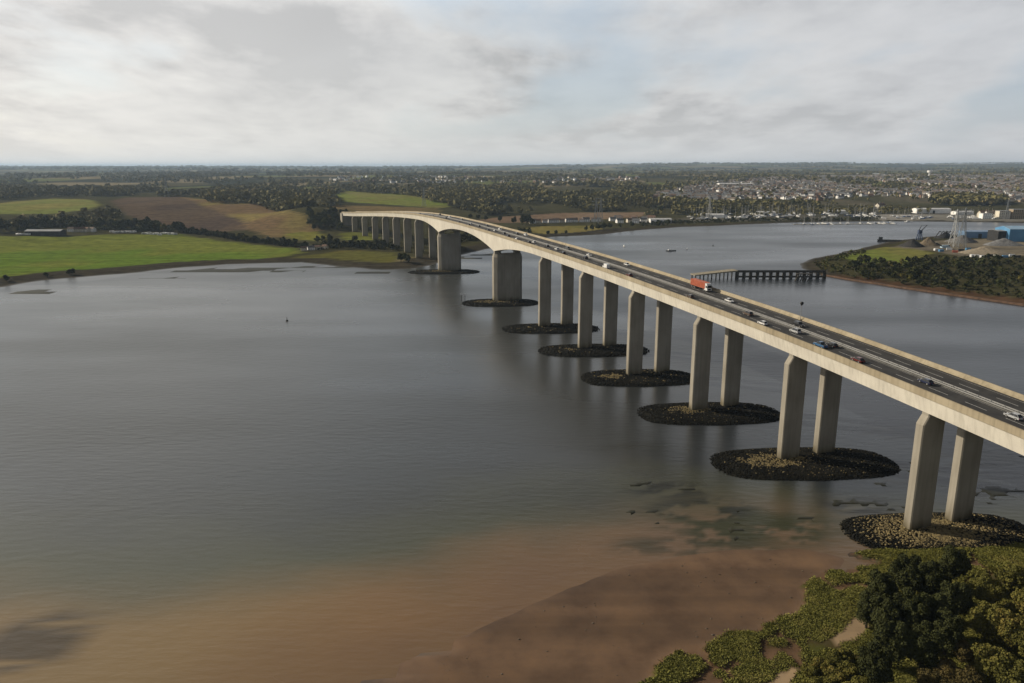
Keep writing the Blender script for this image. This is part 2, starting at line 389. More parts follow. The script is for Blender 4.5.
BAR = np.zeros(len(fx_), bool)
for px, py, rx, ry in ((250, 270.5, 75, 2.6), (160, 278, 34, 1.8), (38, 292, 26, 3.2), (372, 272.5, 36, 1.7), (300, 268, 60, 1.6), (470, 258, 24, 1.4), (486, 254.5, 20, 1.6)):
    c = gnd(px, py); e1 = abs(gnd(px + rx, py)[0] - c[0]); e2 = abs(gnd(px, py - ry)[1] - c[1])
    e = np.hypot((fx_ - c[0]) / e1, (fy_ - c[1]) / e2)
    BAR |= (HZ < .05) & (e + 1.3 * (fbm(fx_ * .018 + 5, fy_ * .04, 4) - .5) < .85)
BAR2 = np.zeros(len(fx_), bool)
for px, py, rx, ry, th in ((975, 456, 70, 16, .555), (985, 492, 46, 12, .53), (905, 472, 70, 16, .575), (868, 505, 40, 10, .555), (668, 489, 55, 10, .545), (720, 520, 100, 22, .575), (1060, 450, 60, 30, .53)):
    c = gnd(px, py); e1 = abs(gnd(px + rx, py)[0] - c[0]); e2 = abs(gnd(px, py - ry)[1] - c[1])
    e = np.hypot((fx_ - c[0]) / e1, (fy_ - c[1]) / e2)
    BAR2 |= (HZ < .05) & (e < 1) & (fbm(fx_ * .09 + 31, fy_ * .20, 3) * .55 + fbm(fx_ * .30, fy_ * .55 + 7, 3) * .45 > th + .08 * e ** 2)
HZ = np.where(BAR, .14, np.where(BAR2, .035, HZ))
LC = np.empty((len(fx_), 3))
LC[:] = (.052, .050, .026)
nz1 = fbm(fx_ * .02, fy_ * .02, 3)[:, None]; nz2 = fbm(fx_ * .004, fy_ * .004, 4)[:, None]
LC *= .7 + .6 * nz1
# far patchwork of fields and woods
cell = 260.0
cx = np.floor(fx_ / cell + 2 * fbm(fx_ * .002, fy_ * .002, 2)).astype(int); cy = np.floor(fy_ / (cell * 1.6) + 2 * fbm(fx_ * .002 + 9, fy_ * .002, 2)).astype(int)
hh = _perm[(cx * 7 + cy * 13) % 256, (cx * 3 - cy * 5) % 256]
far_c = np.select([hh[:, None] < .42, hh[:, None] < .62, hh[:, None] < .84], [np.array((.032, .034, .02)), np.array((.11, .125, .045)), np.array((.19, .16, .10))], np.array((.07, .066, .038)))
w = (sst(fy_, 2300, 2900) * sst(D_, 300, 500))[:, None]
LC = LC * (1 - w) + far_c * w
FIELDS = [
 ([(-200, 262), (-60, 240), (0, 236), (60, 237), (110, 234.5), (175, 234), (200, 238), (240, 243), (297, 249), (302, 253), (285, 257), (240, 260.5), (180, 264.5), (130, 270.5), (80, 274.5), (40, 278.5), (0, 284), (-200, 318)], (.105, .165, .026), (.135, .158, .034)),
 ([(-90, 220), (0, 214), (50, 214), (85, 210), (101, 205.5), (92, 200), (55, 198.5), (0, 203), (-90, 210)], (.15, .175, .05), (.19, .18, .06)),
 ([(110, 201), (125, 197.5), (178, 196.5), (200, 205), (225, 214), (250, 222), (250, 229), (215, 232), (180, 229), (150, 223), (125, 215)], (.078, .058, .048), (.10, .074, .055)),
 ([(178, 196.5), (200, 199), (240, 203.5), (262, 204), (290, 211), (305, 216), (320, 226), (318, 238), (270, 237), (248, 229), (240, 219), (200, 205)], (.185, .150, .060), (.15, .105, .06)),
 ([(283, 234), (318, 231), (327, 236), (320, 241), (290, 239)], (.15, .17, .035), (.16, .16, .04)),
 ([(330, 193), (352, 191), (395, 193), (440, 197), (475, 204), (440, 208), (345, 202)], (.15, .185, .04), (.16, .16, .05)),
 ([(330, 205), (440, 208), (440, 213), (330, 211)], (.15, .11, .05), (.11, .09, .04)),
 ([(340, 233), (375, 232), (378, 240), (345, 240)], (.13, .15, .035), (.12, .13, .03)),
 ([(296, 257), (345, 250), (395, 253), (402, 262), (430, 262.5), (400, 267), (340, 263.5)], (.135, .100, .035), (.10, .10, .03)),
 ([(470, 221), (500, 217), (560, 213), (650, 212), (640, 217), (560, 222), (500, 223)], (.19, .14, .10), (.17, .12, .085)),
 ([(510, 230), (540, 226.5), (590, 225.5), (604, 229), (565, 235), (545, 234)], (.17, .145, .05), (.13, .125, .04)),
 ([(832, 256), (860, 250), (882, 247), (925, 248.5), (933, 254), (905, 263), (870, 263), (845, 260)], (.14, .175, .04), (.16, .16, .05)),
 ([(890, 247), (930, 241), (1060, 236), (1060, 255), (960, 257), (932, 251)], (.19, .165, .125), (.14, .125, .10)),
 ([(650, 226), (690, 222.5), (860, 219), (1060, 219), (1060, 214), (860, 213), (690, 217), (650, 221)], (.06, .058, .045), (.10, .095, .08)),
 ([(878, 221.5), (1060, 221.5), (1060, 214.5), (878, 214.5)], (.26, .25, .235), (.17, .165, .15)),
 ([(820, 205), (1040, 205), (1040, 196), (820, 196)], (.10, .09, .065), (.06, .06, .035)),
 ([(395, 258), (434, 255), (436, 263), (400, 266)], (.20, .175, .12), (.12, .105, .05)),
]
for pts, c1, c2 in FIELDS:
    P = poly_hit(pts); b0 = P.min(0); b1 = P.max(0)
    sel = np.nonzero((fx_ >= b0[0]) & (fx_ <= b1[0]) & (fy_ >= b0[1]) & (fy_ <= b1[1]))[0]
    s2 = sel[inpoly(fx_[sel], fy_[sel], P)]
    t = sst(fbm(fx_[s2] * .012, fy_[s2] * .006, 4), .38, .62)[:, None]
    LC[s2] = np.array(c1) * (1 - t) + np.array(c2) * t
# shore rims, mud, marsh, sand
rim = ((D_ < 18 + 34 * nz2[:, 0] * (fx_ < 200)) & (HZ < 2.2) & (fy_ > 330))
redp = gnd(880, 284)
isred = rim & (fx_ > 260) & (fy_ < 720)
LC[rim] = np.array((.045, .040, .030)) * (.7 + .6 * nz1[rim])
LC[isred] = np.array((.075, .045, .028)) * (.7 + .6 * nz1[isred])
near = (fy_ < 330) & (fx_ > -60)
mudm = near & (HZ <= .38)
LC[mudm] = np.array((.120, .075, .046)) * (.85 + .3 * nz1[mudm])
marsh = near & (HZ > .38)
mg = sst(fbm(fx_[marsh] * .13, fy_[marsh] * .13, 4), .4, .6)[:, None]
LC[marsh] = (np.array((.075, .080, .022)) * mg + np.array((.062, .048, .026)) * (1 - mg)) * (.7 + .6 * nz1[marsh])
for pts in ([(762, 686), (776, 674), (792, 666), (800, 668), (792, 686)], [(828, 640), (840, 630), (852, 618), (866, 612), (870, 628), (856, 640), (836, 645)]):
    P = poly_hit(pts); b0 = P.min(0) - 8; b1 = P.max(0) + 8
    sel = np.nonzero((fx_ >= b0[0]) & (fx_ <= b1[0]) & (fy_ >= b0[1]) & (fy_ <= b1[1]))[0]
    s2 = sel[inpoly(fx_[sel] + 2.5 * (nz1[sel, 0] - .5), fy_[sel], P)]; LC[s2] = (.27, .20, .13)
bot = HZ < -.02
LC[bot] = (.05, .042, .03)
LC[BAR2] = np.array((.018, .018, .010)) * (.6 + .8 * nz1[BAR2])
LC[BAR] = np.array((.040, .040, .028)) * (.7 + .6 * nz1[BAR])

nx, ny = len(gx), len(gy)
ii = np.arange((ny - 1) * nx).reshape(ny - 1, nx)[:, :-1].ravel()
faces = np.stack([ii, ii + 1, ii + nx + 1, ii + nx], 1).ravel()
ground = np_mesh('ground', np.stack([fx_, fy_, HZ], 1), faces, 4, smooth=True); tag(ground, kind='structure')
ca = ground.data.attributes.new('land', 'FLOAT_COLOR', 'POINT')
ca.data.foreach_set('color', np.concatenate([LC, np.ones((len(LC), 1))], 1).astype(np.float32).ravel())
m, t, b = mat('land surface')
at = t.nodes.new('ShaderNodeAttribute'); at.attribute_name = 'land'
geo = t.nodes.new('ShaderNodeNewGeometry'); n1 = t.nodes.new('ShaderNodeTexNoise'); n1.inputs['Scale'].default_value = .09; n1.inputs['Detail'].default_value = 9; n1.inputs['Roughness'].default_value = .62
t.links.new(geo.outputs['Position'], n1.inputs['Vector'])
r1 = ramp_node(t, [(.28, (.62, .60, .60)), (.5, (1, 1, 1)), (.74, (1.32, 1.28, 1.18))]); t.links.new(n1.outputs[0], r1.inputs[0])
mx = t.nodes.new('ShaderNodeMix'); mx.data_type = 'RGBA'; mx.blend_type = 'MULTIPLY'; mx.inputs[0].default_value = 1
t.links.new(at.outputs['Color'], mx.inputs[6]); t.links.new(r1.outputs[0], mx.inputs[7])
mp = t.nodes.new('ShaderNodeMapping'); mp.inputs['Rotation'].default_value = (0, 0, R(24)); mp.inputs['Scale'].default_value = (.006, .11, 1)
n2 = t.nodes.new('ShaderNodeTexNoise'); n2.inputs['Scale'].default_value = 1; n2.inputs['Detail'].default_value = 5
t.links.new(geo.outputs['Position'], mp.inputs[0]); t.links.new(mp.outputs[0], n2.inputs['Vector'])
r2 = ramp_node(t, [(.35, (.80, .80, .78)), (.65, (1.15, 1.14, 1.10))]); t.links.new(n2.outputs[0], r2.inputs[0])
mx2 = t.nodes.new('ShaderNodeMix'); mx2.data_type = 'RGBA'; mx2.blend_type = 'MULTIPLY'; mx2.inputs[0].default_value = 1
t.links.new(mx.outputs[2], mx2.inputs[6]); t.links.new(r2.outputs[0], mx2.inputs[7]); t.links.new(mx2.outputs[2], b.inputs['Base Color'])
b.inputs['Roughness'].default_value = .9
sp = t.nodes.new('ShaderNodeSeparateXYZ'); t.links.new(geo.outputs['Position'], sp.inputs[0])
wet = ramp_node(t, [(0.0, (.34, .34, .34)), (.35, (.9, .9, .9))]); mr = t.nodes.new('ShaderNodeMath'); mr.operation = 'MULTIPLY_ADD'; mr.inputs[1].default_value = 1.0; mr.inputs[2].default_value = 0.05
t.links.new(sp.outputs[2], mr.inputs[0]); t.links.new(mr.outputs[0], wet.inputs[0]); t.links.new(wet.outputs[0], b.inputs['Roughness'])
spw = ramp_node(t, [(0.0, (.22, .22, .22)), (.4, (.0, .0, .0))]); t.links.new(mr.outputs[0], spw.inputs[0]); t.links.new(spw.outputs[0], b.inputs['Specular IOR Level'])
ground.data.materials.append(m)

# ------------------------------------------------------------------ water
wx = graded(-4500, -450, 520, 7, 6000, (-60, 215, 1.6), g=1.10); wy = graded(-1400, 90, 800, 7, 2700, (90, 345, 1.6), g=1.05)
WX, WY = np.meshgrid(wx, wy); wxf, wyf = WX.ravel(), WY.ravel()
def ell(px, py, rx, ry, rot=0.0):
    c = gnd(px, py); e1 = gnd(px + rx, py) - c; e2 = gnd(px, py - ry) - c
    a = np.hypot(*e1); bb = np.hypot(*e2); dx = wxf - c[0]; dy = wyf - c[1]; cs, sn = math.cos(rot), math.sin(rot)
    return np.hypot((dx * cs + dy * sn) / a, (-dx * sn + dy * cs) / bb)
wn = fbm(wxf * .012, wyf * .02, 4); wn2 = fbm(wxf * .05 + 5, wyf * .05, 4)
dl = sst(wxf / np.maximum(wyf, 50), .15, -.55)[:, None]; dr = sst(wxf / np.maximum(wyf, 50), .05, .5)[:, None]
deep = np.array((.030, .032, .031)) * (1 - dl) + np.array((.080, .085, .083)) * dl; deep = deep * (1 - dr) + np.array((.020, .025, .031)) * dr; green = np.array((.062, .066, .036)); red = np.array((.170, .098, .055))  # body colour paler leftwards with cloud reflection painted in, darker blue rightwards
bw = sst(wxf, -90, 0)[:, None]; brown = np.array((.215, .155, .080)) * (1 - bw) + np.array((.235, .138, .060)) * bw
# shallowness: a bank of silt rising towards the near shore
P_sh = np.array([gnd(*p) for p in ((-500, 560), (0, 545), (120, 530), (300, 510), (420, 500), (560, 480), (660, 490), (780, 500), (840, 520), (1000, 520), (1300, 480), (1300, 900), (-500, 900))])
dsh = polydist(wxf, wyf, P_sh); dsh = np.where(inpoly(wxf, wyf, P_sh), dsh, -dsh) + (wn - .5) * 70 + (wn2 - .5) * 14
tg = sst(dsh, -30, 22)[:, None]; tb = sst(dsh, 12, 62)[:, None]; tr = (sst(dsh, 60, 110) * sst(wxf, -10, 50))[:, None]
green = np.array((.055, .058, .034)) * (1 - dl) + np.array((.105, .108, .08)) * dl  # left side again carries the painted cloud reflection
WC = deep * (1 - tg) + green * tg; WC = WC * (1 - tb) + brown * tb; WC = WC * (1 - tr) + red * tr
# silt thickening towards the mudflat and the shallows under the near piers
dmw = polydist(wxf, wyf, MUD); km = ((1 - sst(dmw, 0, 45)) * (.35 + .65 * wn2))[:, None]; WC = WC * (1 - km) + np.array((.130, .082, .050)) * km
e = ell(745, 540, 120, 34) + (wn - .5) * 1.2; km = (.75 * (1 - sst(e, .4, 1.1)))[:, None]; WC = WC * (1 - km) + np.array((.115, .080, .052)) * km
# drowned weed: broken streaks with soft edges
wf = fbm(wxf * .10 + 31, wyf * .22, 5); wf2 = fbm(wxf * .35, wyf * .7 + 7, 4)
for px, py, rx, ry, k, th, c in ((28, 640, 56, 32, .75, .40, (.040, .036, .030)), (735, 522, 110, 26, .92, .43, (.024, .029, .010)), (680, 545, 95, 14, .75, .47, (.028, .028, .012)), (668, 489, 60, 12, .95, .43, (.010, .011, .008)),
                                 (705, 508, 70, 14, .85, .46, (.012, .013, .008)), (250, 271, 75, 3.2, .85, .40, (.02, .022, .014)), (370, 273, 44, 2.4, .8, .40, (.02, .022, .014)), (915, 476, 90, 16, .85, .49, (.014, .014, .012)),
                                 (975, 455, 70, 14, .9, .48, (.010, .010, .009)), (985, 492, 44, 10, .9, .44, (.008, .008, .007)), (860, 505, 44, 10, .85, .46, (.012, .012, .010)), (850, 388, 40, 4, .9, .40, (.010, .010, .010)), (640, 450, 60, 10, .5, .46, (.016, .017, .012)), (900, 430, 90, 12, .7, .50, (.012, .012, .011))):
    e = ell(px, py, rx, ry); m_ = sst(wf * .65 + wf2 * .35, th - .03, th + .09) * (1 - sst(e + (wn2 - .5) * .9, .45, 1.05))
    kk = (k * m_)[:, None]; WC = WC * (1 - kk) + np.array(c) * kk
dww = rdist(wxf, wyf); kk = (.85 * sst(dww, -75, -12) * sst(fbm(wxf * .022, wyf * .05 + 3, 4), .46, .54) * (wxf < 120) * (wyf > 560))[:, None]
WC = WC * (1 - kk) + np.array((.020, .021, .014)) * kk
nxw, nyw = len(wx), len(wy); ii = np.arange((nyw - 1) * nxw).reshape(nyw - 1, nxw)[:, :-1].ravel()
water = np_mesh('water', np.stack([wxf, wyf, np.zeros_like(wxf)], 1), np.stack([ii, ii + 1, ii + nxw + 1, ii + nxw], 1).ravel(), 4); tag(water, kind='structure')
ca = water.data.attributes.new('silt_and_reflection', 'FLOAT_COLOR', 'POINT'); ca.data.foreach_set('color', np.concatenate([WC, np.ones((len(WC), 1))], 1).astype(np.float32).ravel())
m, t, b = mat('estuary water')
at = t.nodes.new('ShaderNodeAttribute'); at.attribute_name = 'silt_and_reflection'; t.links.new(at.outputs['Color'], b.inputs['Base Color'])
b.inputs['IOR'].default_value = 1.33; b.inputs['Roughness'].default_value = .25; b.inputs['Specular IOR Level'].default_value = .5
geo = t.nodes.new('ShaderNodeNewGeometry')
def wtex(scale, st, detail, rot=0.0):
    mp = t.nodes.new('ShaderNodeMapping'); mp.inputs['Scale'].default_value = st; mp.inputs['Rotation'].default_value = (0, 0, rot)
    n = t.nodes.new('ShaderNodeTexNoise'); n.inputs['Scale'].default_value = scale; n.inputs['Detail'].default_value = detail
    t.links.new(geo.outputs['Position'], mp.inputs[0]); t.links.new(mp.outputs[0], n.inputs['Vector']); return n.outputs[0]
rip = wtex(.42, (.35, 1, 1), 4, R(8)); patch = wtex(.009, (.35, 1, 1), 5, R(12))
pr = ramp_node(t, [(.34, (.12, .12, .12)), (.50, (.5, .5, .5)), (.64, (1, 1, 1))]); t.links.new(patch, pr.inputs[0])
ml = t.nodes.new('ShaderNodeMath'); ml.operation = 'MULTIPLY'; t.links.new(rip, ml.inputs[0]); t.links.new(pr.outputs[0], ml.inputs[1])
bp = t.nodes.new('ShaderNodeBump'); bp.inputs['Strength'].default_value = .65; bp.inputs['Distance'].default_value = .40
t.links.new(ml.outputs[0], bp.inputs['Height']); t.links.new(bp.outputs[0], b.inputs['Normal'])
rr = ramp_node(t, [(.35, (.22, .22, .22)), (.65, (.36, .36, .36))]); t.links.new(patch, rr.inputs[0]); t.links.new(rr.outputs[0], b.inputs['Roughness'])
water.data.materials.append(m)

# ------------------------------------------------------------------ bridge
PB = np.array([gnd(*p) for p in ((936, 526), (806, 457), (715, 409), (650, 374.5), (600, 348), (556.5, 326.5), (506, 301), (449.5, 271))])
cen = PB.mean(0); uu = np.linalg.svd(PB - cen)[2][0]; uu = uu if uu[1] > 0 else -uu
S0 = (PB[0] - cen) @ uu
PS = [(p - cen) @ uu - S0 for p in PB]
S8 = PS[7]; ORG = cen + uu * S0
UN = np.array([uu[1], -uu[0]])
ARC0, ARCR = S8 + 60, 2950.0
def plan(s):
    """centre point, unit tangent, unit right normal of the bridge line at chainage s"""
    if s <= ARC0: return ORG + uu * s, uu, UN
    th = (s - ARC0) / ARCR
    q = ORG + uu * ARC0 + ARCR * (math.sin(th) * uu - (1 - math.cos(th)) * UN)
    tt = math.cos(th) * uu - math.sin(th) * UN
    return q, tt, np.array([tt[1], -tt[0]])
PIERS = [PS[0] - 59] + PS + [S8 + 106 + 59 * i for i in range(7)]
END = S8 + 106 + 59 * 6 + 62
zk_s = np.array([-330, -180, -59, 0, 57, 116, 175, 235, 300, 401, 493, 585, 691, 750, 809, 868, 927, 986, 1045, 1120, 1300])
zk_z = np.array([24, 31, 38.0, 41.8, 45.2, 47.6, 49.5, 51.0, 52.1, 53.2, 53.7, 53.2, 51.0, 48.9, 46.4, 43.5, 40.2, 36.8, 33.4, 30, 24])
_fs = np.arange(-330, 1301, 2.0); _fz = np.interp(_fs, zk_s, zk_z); _k = np.hanning(41); _k /= _k.sum(); _fz2 = np.convolve(np.pad(_fz, 20, 'edge'), _k, 'valid')
def road_z(s): return float(np.interp(s, _fs, _fz2))
def depth(s):
    d = 5.3
    for p in (PS[6], PS[7]):
        q = abs(s - p) / 95.0
        if q < 1: d = max(d, 5.3 + 8.2 * (1 - q) ** 2.25)
    return d
bridge = empty('road_bridge', (float(ORG[0]), float(ORG[1]), 0), 0, 'long pale concrete road bridge on tall twin columns crossing the estuary', 'bridge')
BO = Vector((ORG[0], ORG[1], 0))
def bpt(s, l, z):
    q, tt, nn = plan(s); p = q + nn * l; return Vector((p[0], p[1], z)) - BO
SS = sorted(set(list(np.arange(-300, END, 6.0)) + [PS[6] + k * 2.0 for k in range(-8, 9)] + [PS[7] + k * 2.0 for k in range(-8, 9)] + [float(p) for p in PIERS if p > -250] + [END]))
def sweep(name, sect, m, ss=SS, closed=True, smooth=False):
    """sect(s) gives a list of (l, z) outline points"""
    vs = []; n = None
    for s in ss:
        pts = sect(s); n = len(pts); vs += [bpt(s, l, z) for l, z in pts]
    fs = []
    for k in range(len(ss) - 1):
        for i in range(n if closed else n - 1):
            j = (i + 1) % n; fs.append((k * n + i, k * n + j, (k + 1) * n + j, (k + 1) * n + i))
    if closed: fs += [tuple(range(n)), tuple(range((len(ss) - 1) * n + n - 1, (len(ss) - 1) * n - 1, -1))]
    mb = MB(); mb.add(vs, fs); return mb.build(name, m, bridge, smooth=smooth)
def girder(sg):
    def f(s):
        z = road_z(s); d = depth(s); bo = 10.9 - .0 * d; bi = 4.3
        pts = [(sg * bi, z - d), (sg * bo, z - d), (sg * 11.75, z - 1.1), (sg * 11.75, z - .55), (sg * .15, z - .55), (sg * .15, z - .95), (sg * 3.2, z - 1.35)]
        return pts
    return f
sweep('box_girder', girder(-1), M['concrete_web']); sweep('box_girder', girder(1), M['concrete_web'])
sweep('deck_slab', lambda s: [(-11.7, road_z(s) - .55), (11.7, road_z(s) - .55), (11.7, road_z(s) - .01), (-11.7, road_z(s) - .01)], M['concrete_par'])
sweep('road_surface', lambda s: [(-10.9, road_z(s)), (10.9, road_z(s))], M['asphalt'], closed=False)
for sg in (-1, 1):
    sweep('parapet', lambda s: [(sg * 10.95, road_z(s) - .3), (sg * 12.2, road_z(s) - .75), (sg * 12.2, road_z(s) + 1.25), (sg * 11.75, road_z(s) + 1.3), (sg * 11.3, road_z(s) + .45), (sg * 10.95, road_z(s) + .12)], M['concrete_par'])
sweep('central_reservation', lambda s: [(-1.0, road_z(s)), (1.0, road_z(s)), (.95, road_z(s) + .13), (-.95, road_z(s) + .13)], M['median'])
mb = MB()
for sg in (-1, 1):
    for s in np.arange(-290, END - 4, 4.0):
        z0, z1 = road_z(s), road_z(s + 4)
        mb.bar(bpt(s, sg * .55, z0), bpt(s, sg * .55, z0 + .75), .12)
        a, b2 = bpt(s, sg * .68, z0 + .42), bpt(s + 4, sg * .68, z1 + .42); h_ = Vector((0, 0, .34)); o_ = Vector((UN[0], UN[1], 0)) * .07 * sg
        mb.hexa([a, b2, b2 + o_, a + o_, a + h_, b2 + h_, b2 + o_ + h_, a + o_ + h_])
mb.build('guard_rail', M['galv'], bridge)
mb = MB()
def stripe(l, s0, s1, w):
    n = max(1, int((s1 - s0) / 12)); 
    for k in range(n):
        a, c = s0 + (s1 - s0) * k / n, s0 + (s1 - s0) * (k + 1) / n
        mb.add([bpt(a, l - w / 2, road_z(a) + .02), bpt(a, l + w / 2, road_z(a) + .02), bpt(c, l + w / 2, road_z(c) + .02), bpt(c, l - w / 2, road_z(c) + .02)], [(0, 1, 2, 3)])
for l in (-5.75, 5.75):
    for s in np.arange(-290, END - 12, 12.0): stripe(l, s, s + 6.5, .22)
for l in (-9.6, -1.7, 1.7, 9.6): stripe(l, -290, END - 1, .12)
mb.build('lane_markings', M['white_line'], bridge)

def block(sx, sy, z0, z1, ch=0.0, topin=None):
    """upright block in bridge axes (l along x, chainage along y); topin narrows the outer top corner"""
    return sx, sy, z0, z1
def oct_prism(mb, frame, rings):
    """rings: list of (z, hl, hs, chl, shift) octagon half sizes"""
    vs = []; 
    for z, hl, hs, c, sh in rings:
        for a, bq in ((-hl + c, -hs), (hl - c, -hs), (hl, -hs + c), (hl, hs - c), (hl - c, hs), (-hl + c, hs), (-hl, hs - c), (-hl, -hs + c)):
            vs.append(frame(a + sh, bq, z))
    n = 8; fs = []
    for k in range(len(rings) - 1):
        fs += [(k * n + i, k * n + (i + 1) % n, (k + 1) * n + (i + 1) % n, (k + 1) * n + i) for i in range(n)]
    fs += [tuple(range(n - 1, -1, -1)), tuple(range((len(rings) - 1) * n, len(rings) * n))]
    mb.add(vs, fs)
def pier_frame(s):
    q, tt, nn = plan(s)
    return lambda a, bq, z: Vector((q[0] + nn[0] * a + tt[0] * bq, q[1] + nn[1] * a + tt[1] * bq, z)) - BO
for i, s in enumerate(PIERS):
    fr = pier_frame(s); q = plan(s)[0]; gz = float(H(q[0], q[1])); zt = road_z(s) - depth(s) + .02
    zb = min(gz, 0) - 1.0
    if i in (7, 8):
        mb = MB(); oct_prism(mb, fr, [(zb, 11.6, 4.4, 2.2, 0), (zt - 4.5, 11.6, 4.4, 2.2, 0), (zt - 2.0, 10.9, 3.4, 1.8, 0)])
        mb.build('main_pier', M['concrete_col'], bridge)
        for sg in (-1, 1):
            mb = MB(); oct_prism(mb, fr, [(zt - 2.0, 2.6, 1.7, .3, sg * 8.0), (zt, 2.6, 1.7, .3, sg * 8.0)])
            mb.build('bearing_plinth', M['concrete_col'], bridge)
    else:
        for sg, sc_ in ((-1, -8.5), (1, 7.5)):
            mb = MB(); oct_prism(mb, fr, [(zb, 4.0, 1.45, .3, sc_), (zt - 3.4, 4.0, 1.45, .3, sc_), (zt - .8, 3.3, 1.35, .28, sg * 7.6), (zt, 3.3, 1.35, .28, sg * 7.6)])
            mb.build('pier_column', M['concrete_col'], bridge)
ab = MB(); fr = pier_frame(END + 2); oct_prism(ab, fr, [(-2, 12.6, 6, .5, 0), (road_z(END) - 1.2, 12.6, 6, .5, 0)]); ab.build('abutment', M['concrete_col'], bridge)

# ------------------------------------------------------------------ rock islands round the pier feet
ISL = ['first', 'second']
WHO = {1: 'rock island round the nearest pier with ochre stones and black rim', 2: 'rock island with an ochre patch under the second pier from the right',
       3: 'dark rock island under the third pier from the right edge', 4: 'dark rock island under the fourth pier from the right edge', 5: 'dark rock island under the fifth pier from the right edge',
       6: 'thin dark rock island just in front of the nearer wide main pier', 7: 'brown topped rock island round the nearer of two wide main piers', 8: 'brown topped rock island round the farther of two wide main piers'}
ico = None
def rock_proto(seed):
    r = np.random.default_rng(seed); bm = bmesh.new(); bmesh.ops.create_icosphere(bm, subdivisions=1, radius=1)
    v = np.array([x.co[:] for x in bm.verts]); f = np.array([[q.index for q in p.verts] for p in bm.faces]); bm.free()
    return v * r.uniform(.65, 1.15, (len(v), 1)) * np.array([1, .9, .75]), f
RP = [rock_proto(i) for i in range(5)]
def island(i, half_l, half_s, top):
    s = PIERS[i]; q, tt, nn = plan(s); rz = math.atan2(nn[1], nn[0])
    ox, oy = {1: (-2, -4), 2: (-3.5, -6), 3: (-4, -6), 4: (-6, -6), 5: (-3, -6), 6: (-4, -7), 7: (-5, -9), 8: (-5, -8)}[i]; rz = R(3)
    e = empty('rock_island', (float(q[0]) + ox, float(q[1]) + oy, 0), rz, WHO[i], 'rock island', 'rock islands protecting the pier feet')
    nr, na = 12, 72; vs = [(0, 0, top)]; fs = []
    def rad(a):
        c, s_ = abs(math.cos(a)), abs(math.sin(a)); p = 3.4
        r = (c ** p / half_l ** p + s_ ** p / half_s ** p) ** (-1 / p)
        return r * (1 - .06 * c * s_ * 2)
    prof = [(0, 1), (.35, 1), (.6, .97), (.78, .85), (.88, .55), (.95, .22), (1.0, -.05), (1.05, -.5)]
    for pr_, hz in prof[1:]:
        for k in range(na):
            a = 2 * math.pi * k / na; r = rad(a) * pr_ * (1 + .02 * math.sin(5 * a + i)); vs.append((r * math.cos(a), r * math.sin(a), top * hz))
    fs = [(0, 1 + k, 1 + (k + 1) % na) for k in range(na)]
    for j in range(len(prof) - 2):
        fs += [(1 + j * na + k, 1 + (j + 1) * na + k, 1 + (j + 1) * na + (k + 1) % na, 1 + j * na + (k + 1) % na) for k in range(na)]
    mb = MB(); mb.add(vs, fs)
    core = mb.build('mound', [M['rock_wet']], e)
    n = {1: 9000, 2: 9000, 3: 6000, 4: 4000}.get(i, 2000)
    rr = RNG.random(n) ** .5 * 1.01; aa = RNG.random(n) * 2 * math.pi
    R_ = np.array([rad(a) for a in aa]) * rr; X = R_ * np.cos(aa); Y = R_ * np.sin(aa)
    Z = top * np.interp(rr, [p for p, _ in prof], [h for _, h in prof])
    size = RNG.uniform(.24, .46, n) * (1.0 if i < 4 else 1.5)
    V = []; F = []; MI = []; off = 0
    ochre = {1: (-2, -1, 20, 8.5), 2: (-11, 0, 13, 6), 3: (-8, 2, 9, 5), 4: (-14, 0, 6, 4), 5: (-14, 0, 4, 3), 6: (-14, 0, 2, 2), 7: (-4, 0, 19, 6), 8: (-4, 0, 16, 6)}[i]
    nzv = vnoise(X * .3 + 50, Y * .3 + 50)
    for k in range(n):
        v, f = RP[k % 5]; a = RNG.random() * 6.28; c, s_ = math.cos(a), math.sin(a)
        w_ = v * size[k]; V.append(np.stack([w_[:, 0] * c - w_[:, 1] * s_ + X[k], w_[:, 0] * s_ + w_[:, 1] * c + Y[k], w_[:, 2] + Z[k] + .1], 1))
        F.append(f + off); off += len(v)
        e_ = ((X[k] - ochre[0]) / ochre[2]) ** 2 + ((Y[k] - ochre[1]) / ochre[3]) ** 2
        MI.append(np.full(len(f), 1 if (e_ + (nzv[k] - .5) * .9 + RNG.normal() * .28 < .8 and Z[k] > .55 * top) or (Z[k] > .5 * top and RNG.random() < (.03 if i > 1 else .22)) else 0))
    o = np_mesh('boulders', np.concatenate(V), np.concatenate(F).ravel(), 3, [M['rock_wet'], M['rock']], e, matidx=np.concatenate(MI)); o['kind'] = 'stuff'
for i in range(1, 9):
    island(i, {1: 28, 2: 33, 3: 31, 4: 29, 5: 32, 6: 32, 7: 30, 8: 36}[i], 12.5 if i == 1 else (15.5 if i < 7 else 17), 1.1)

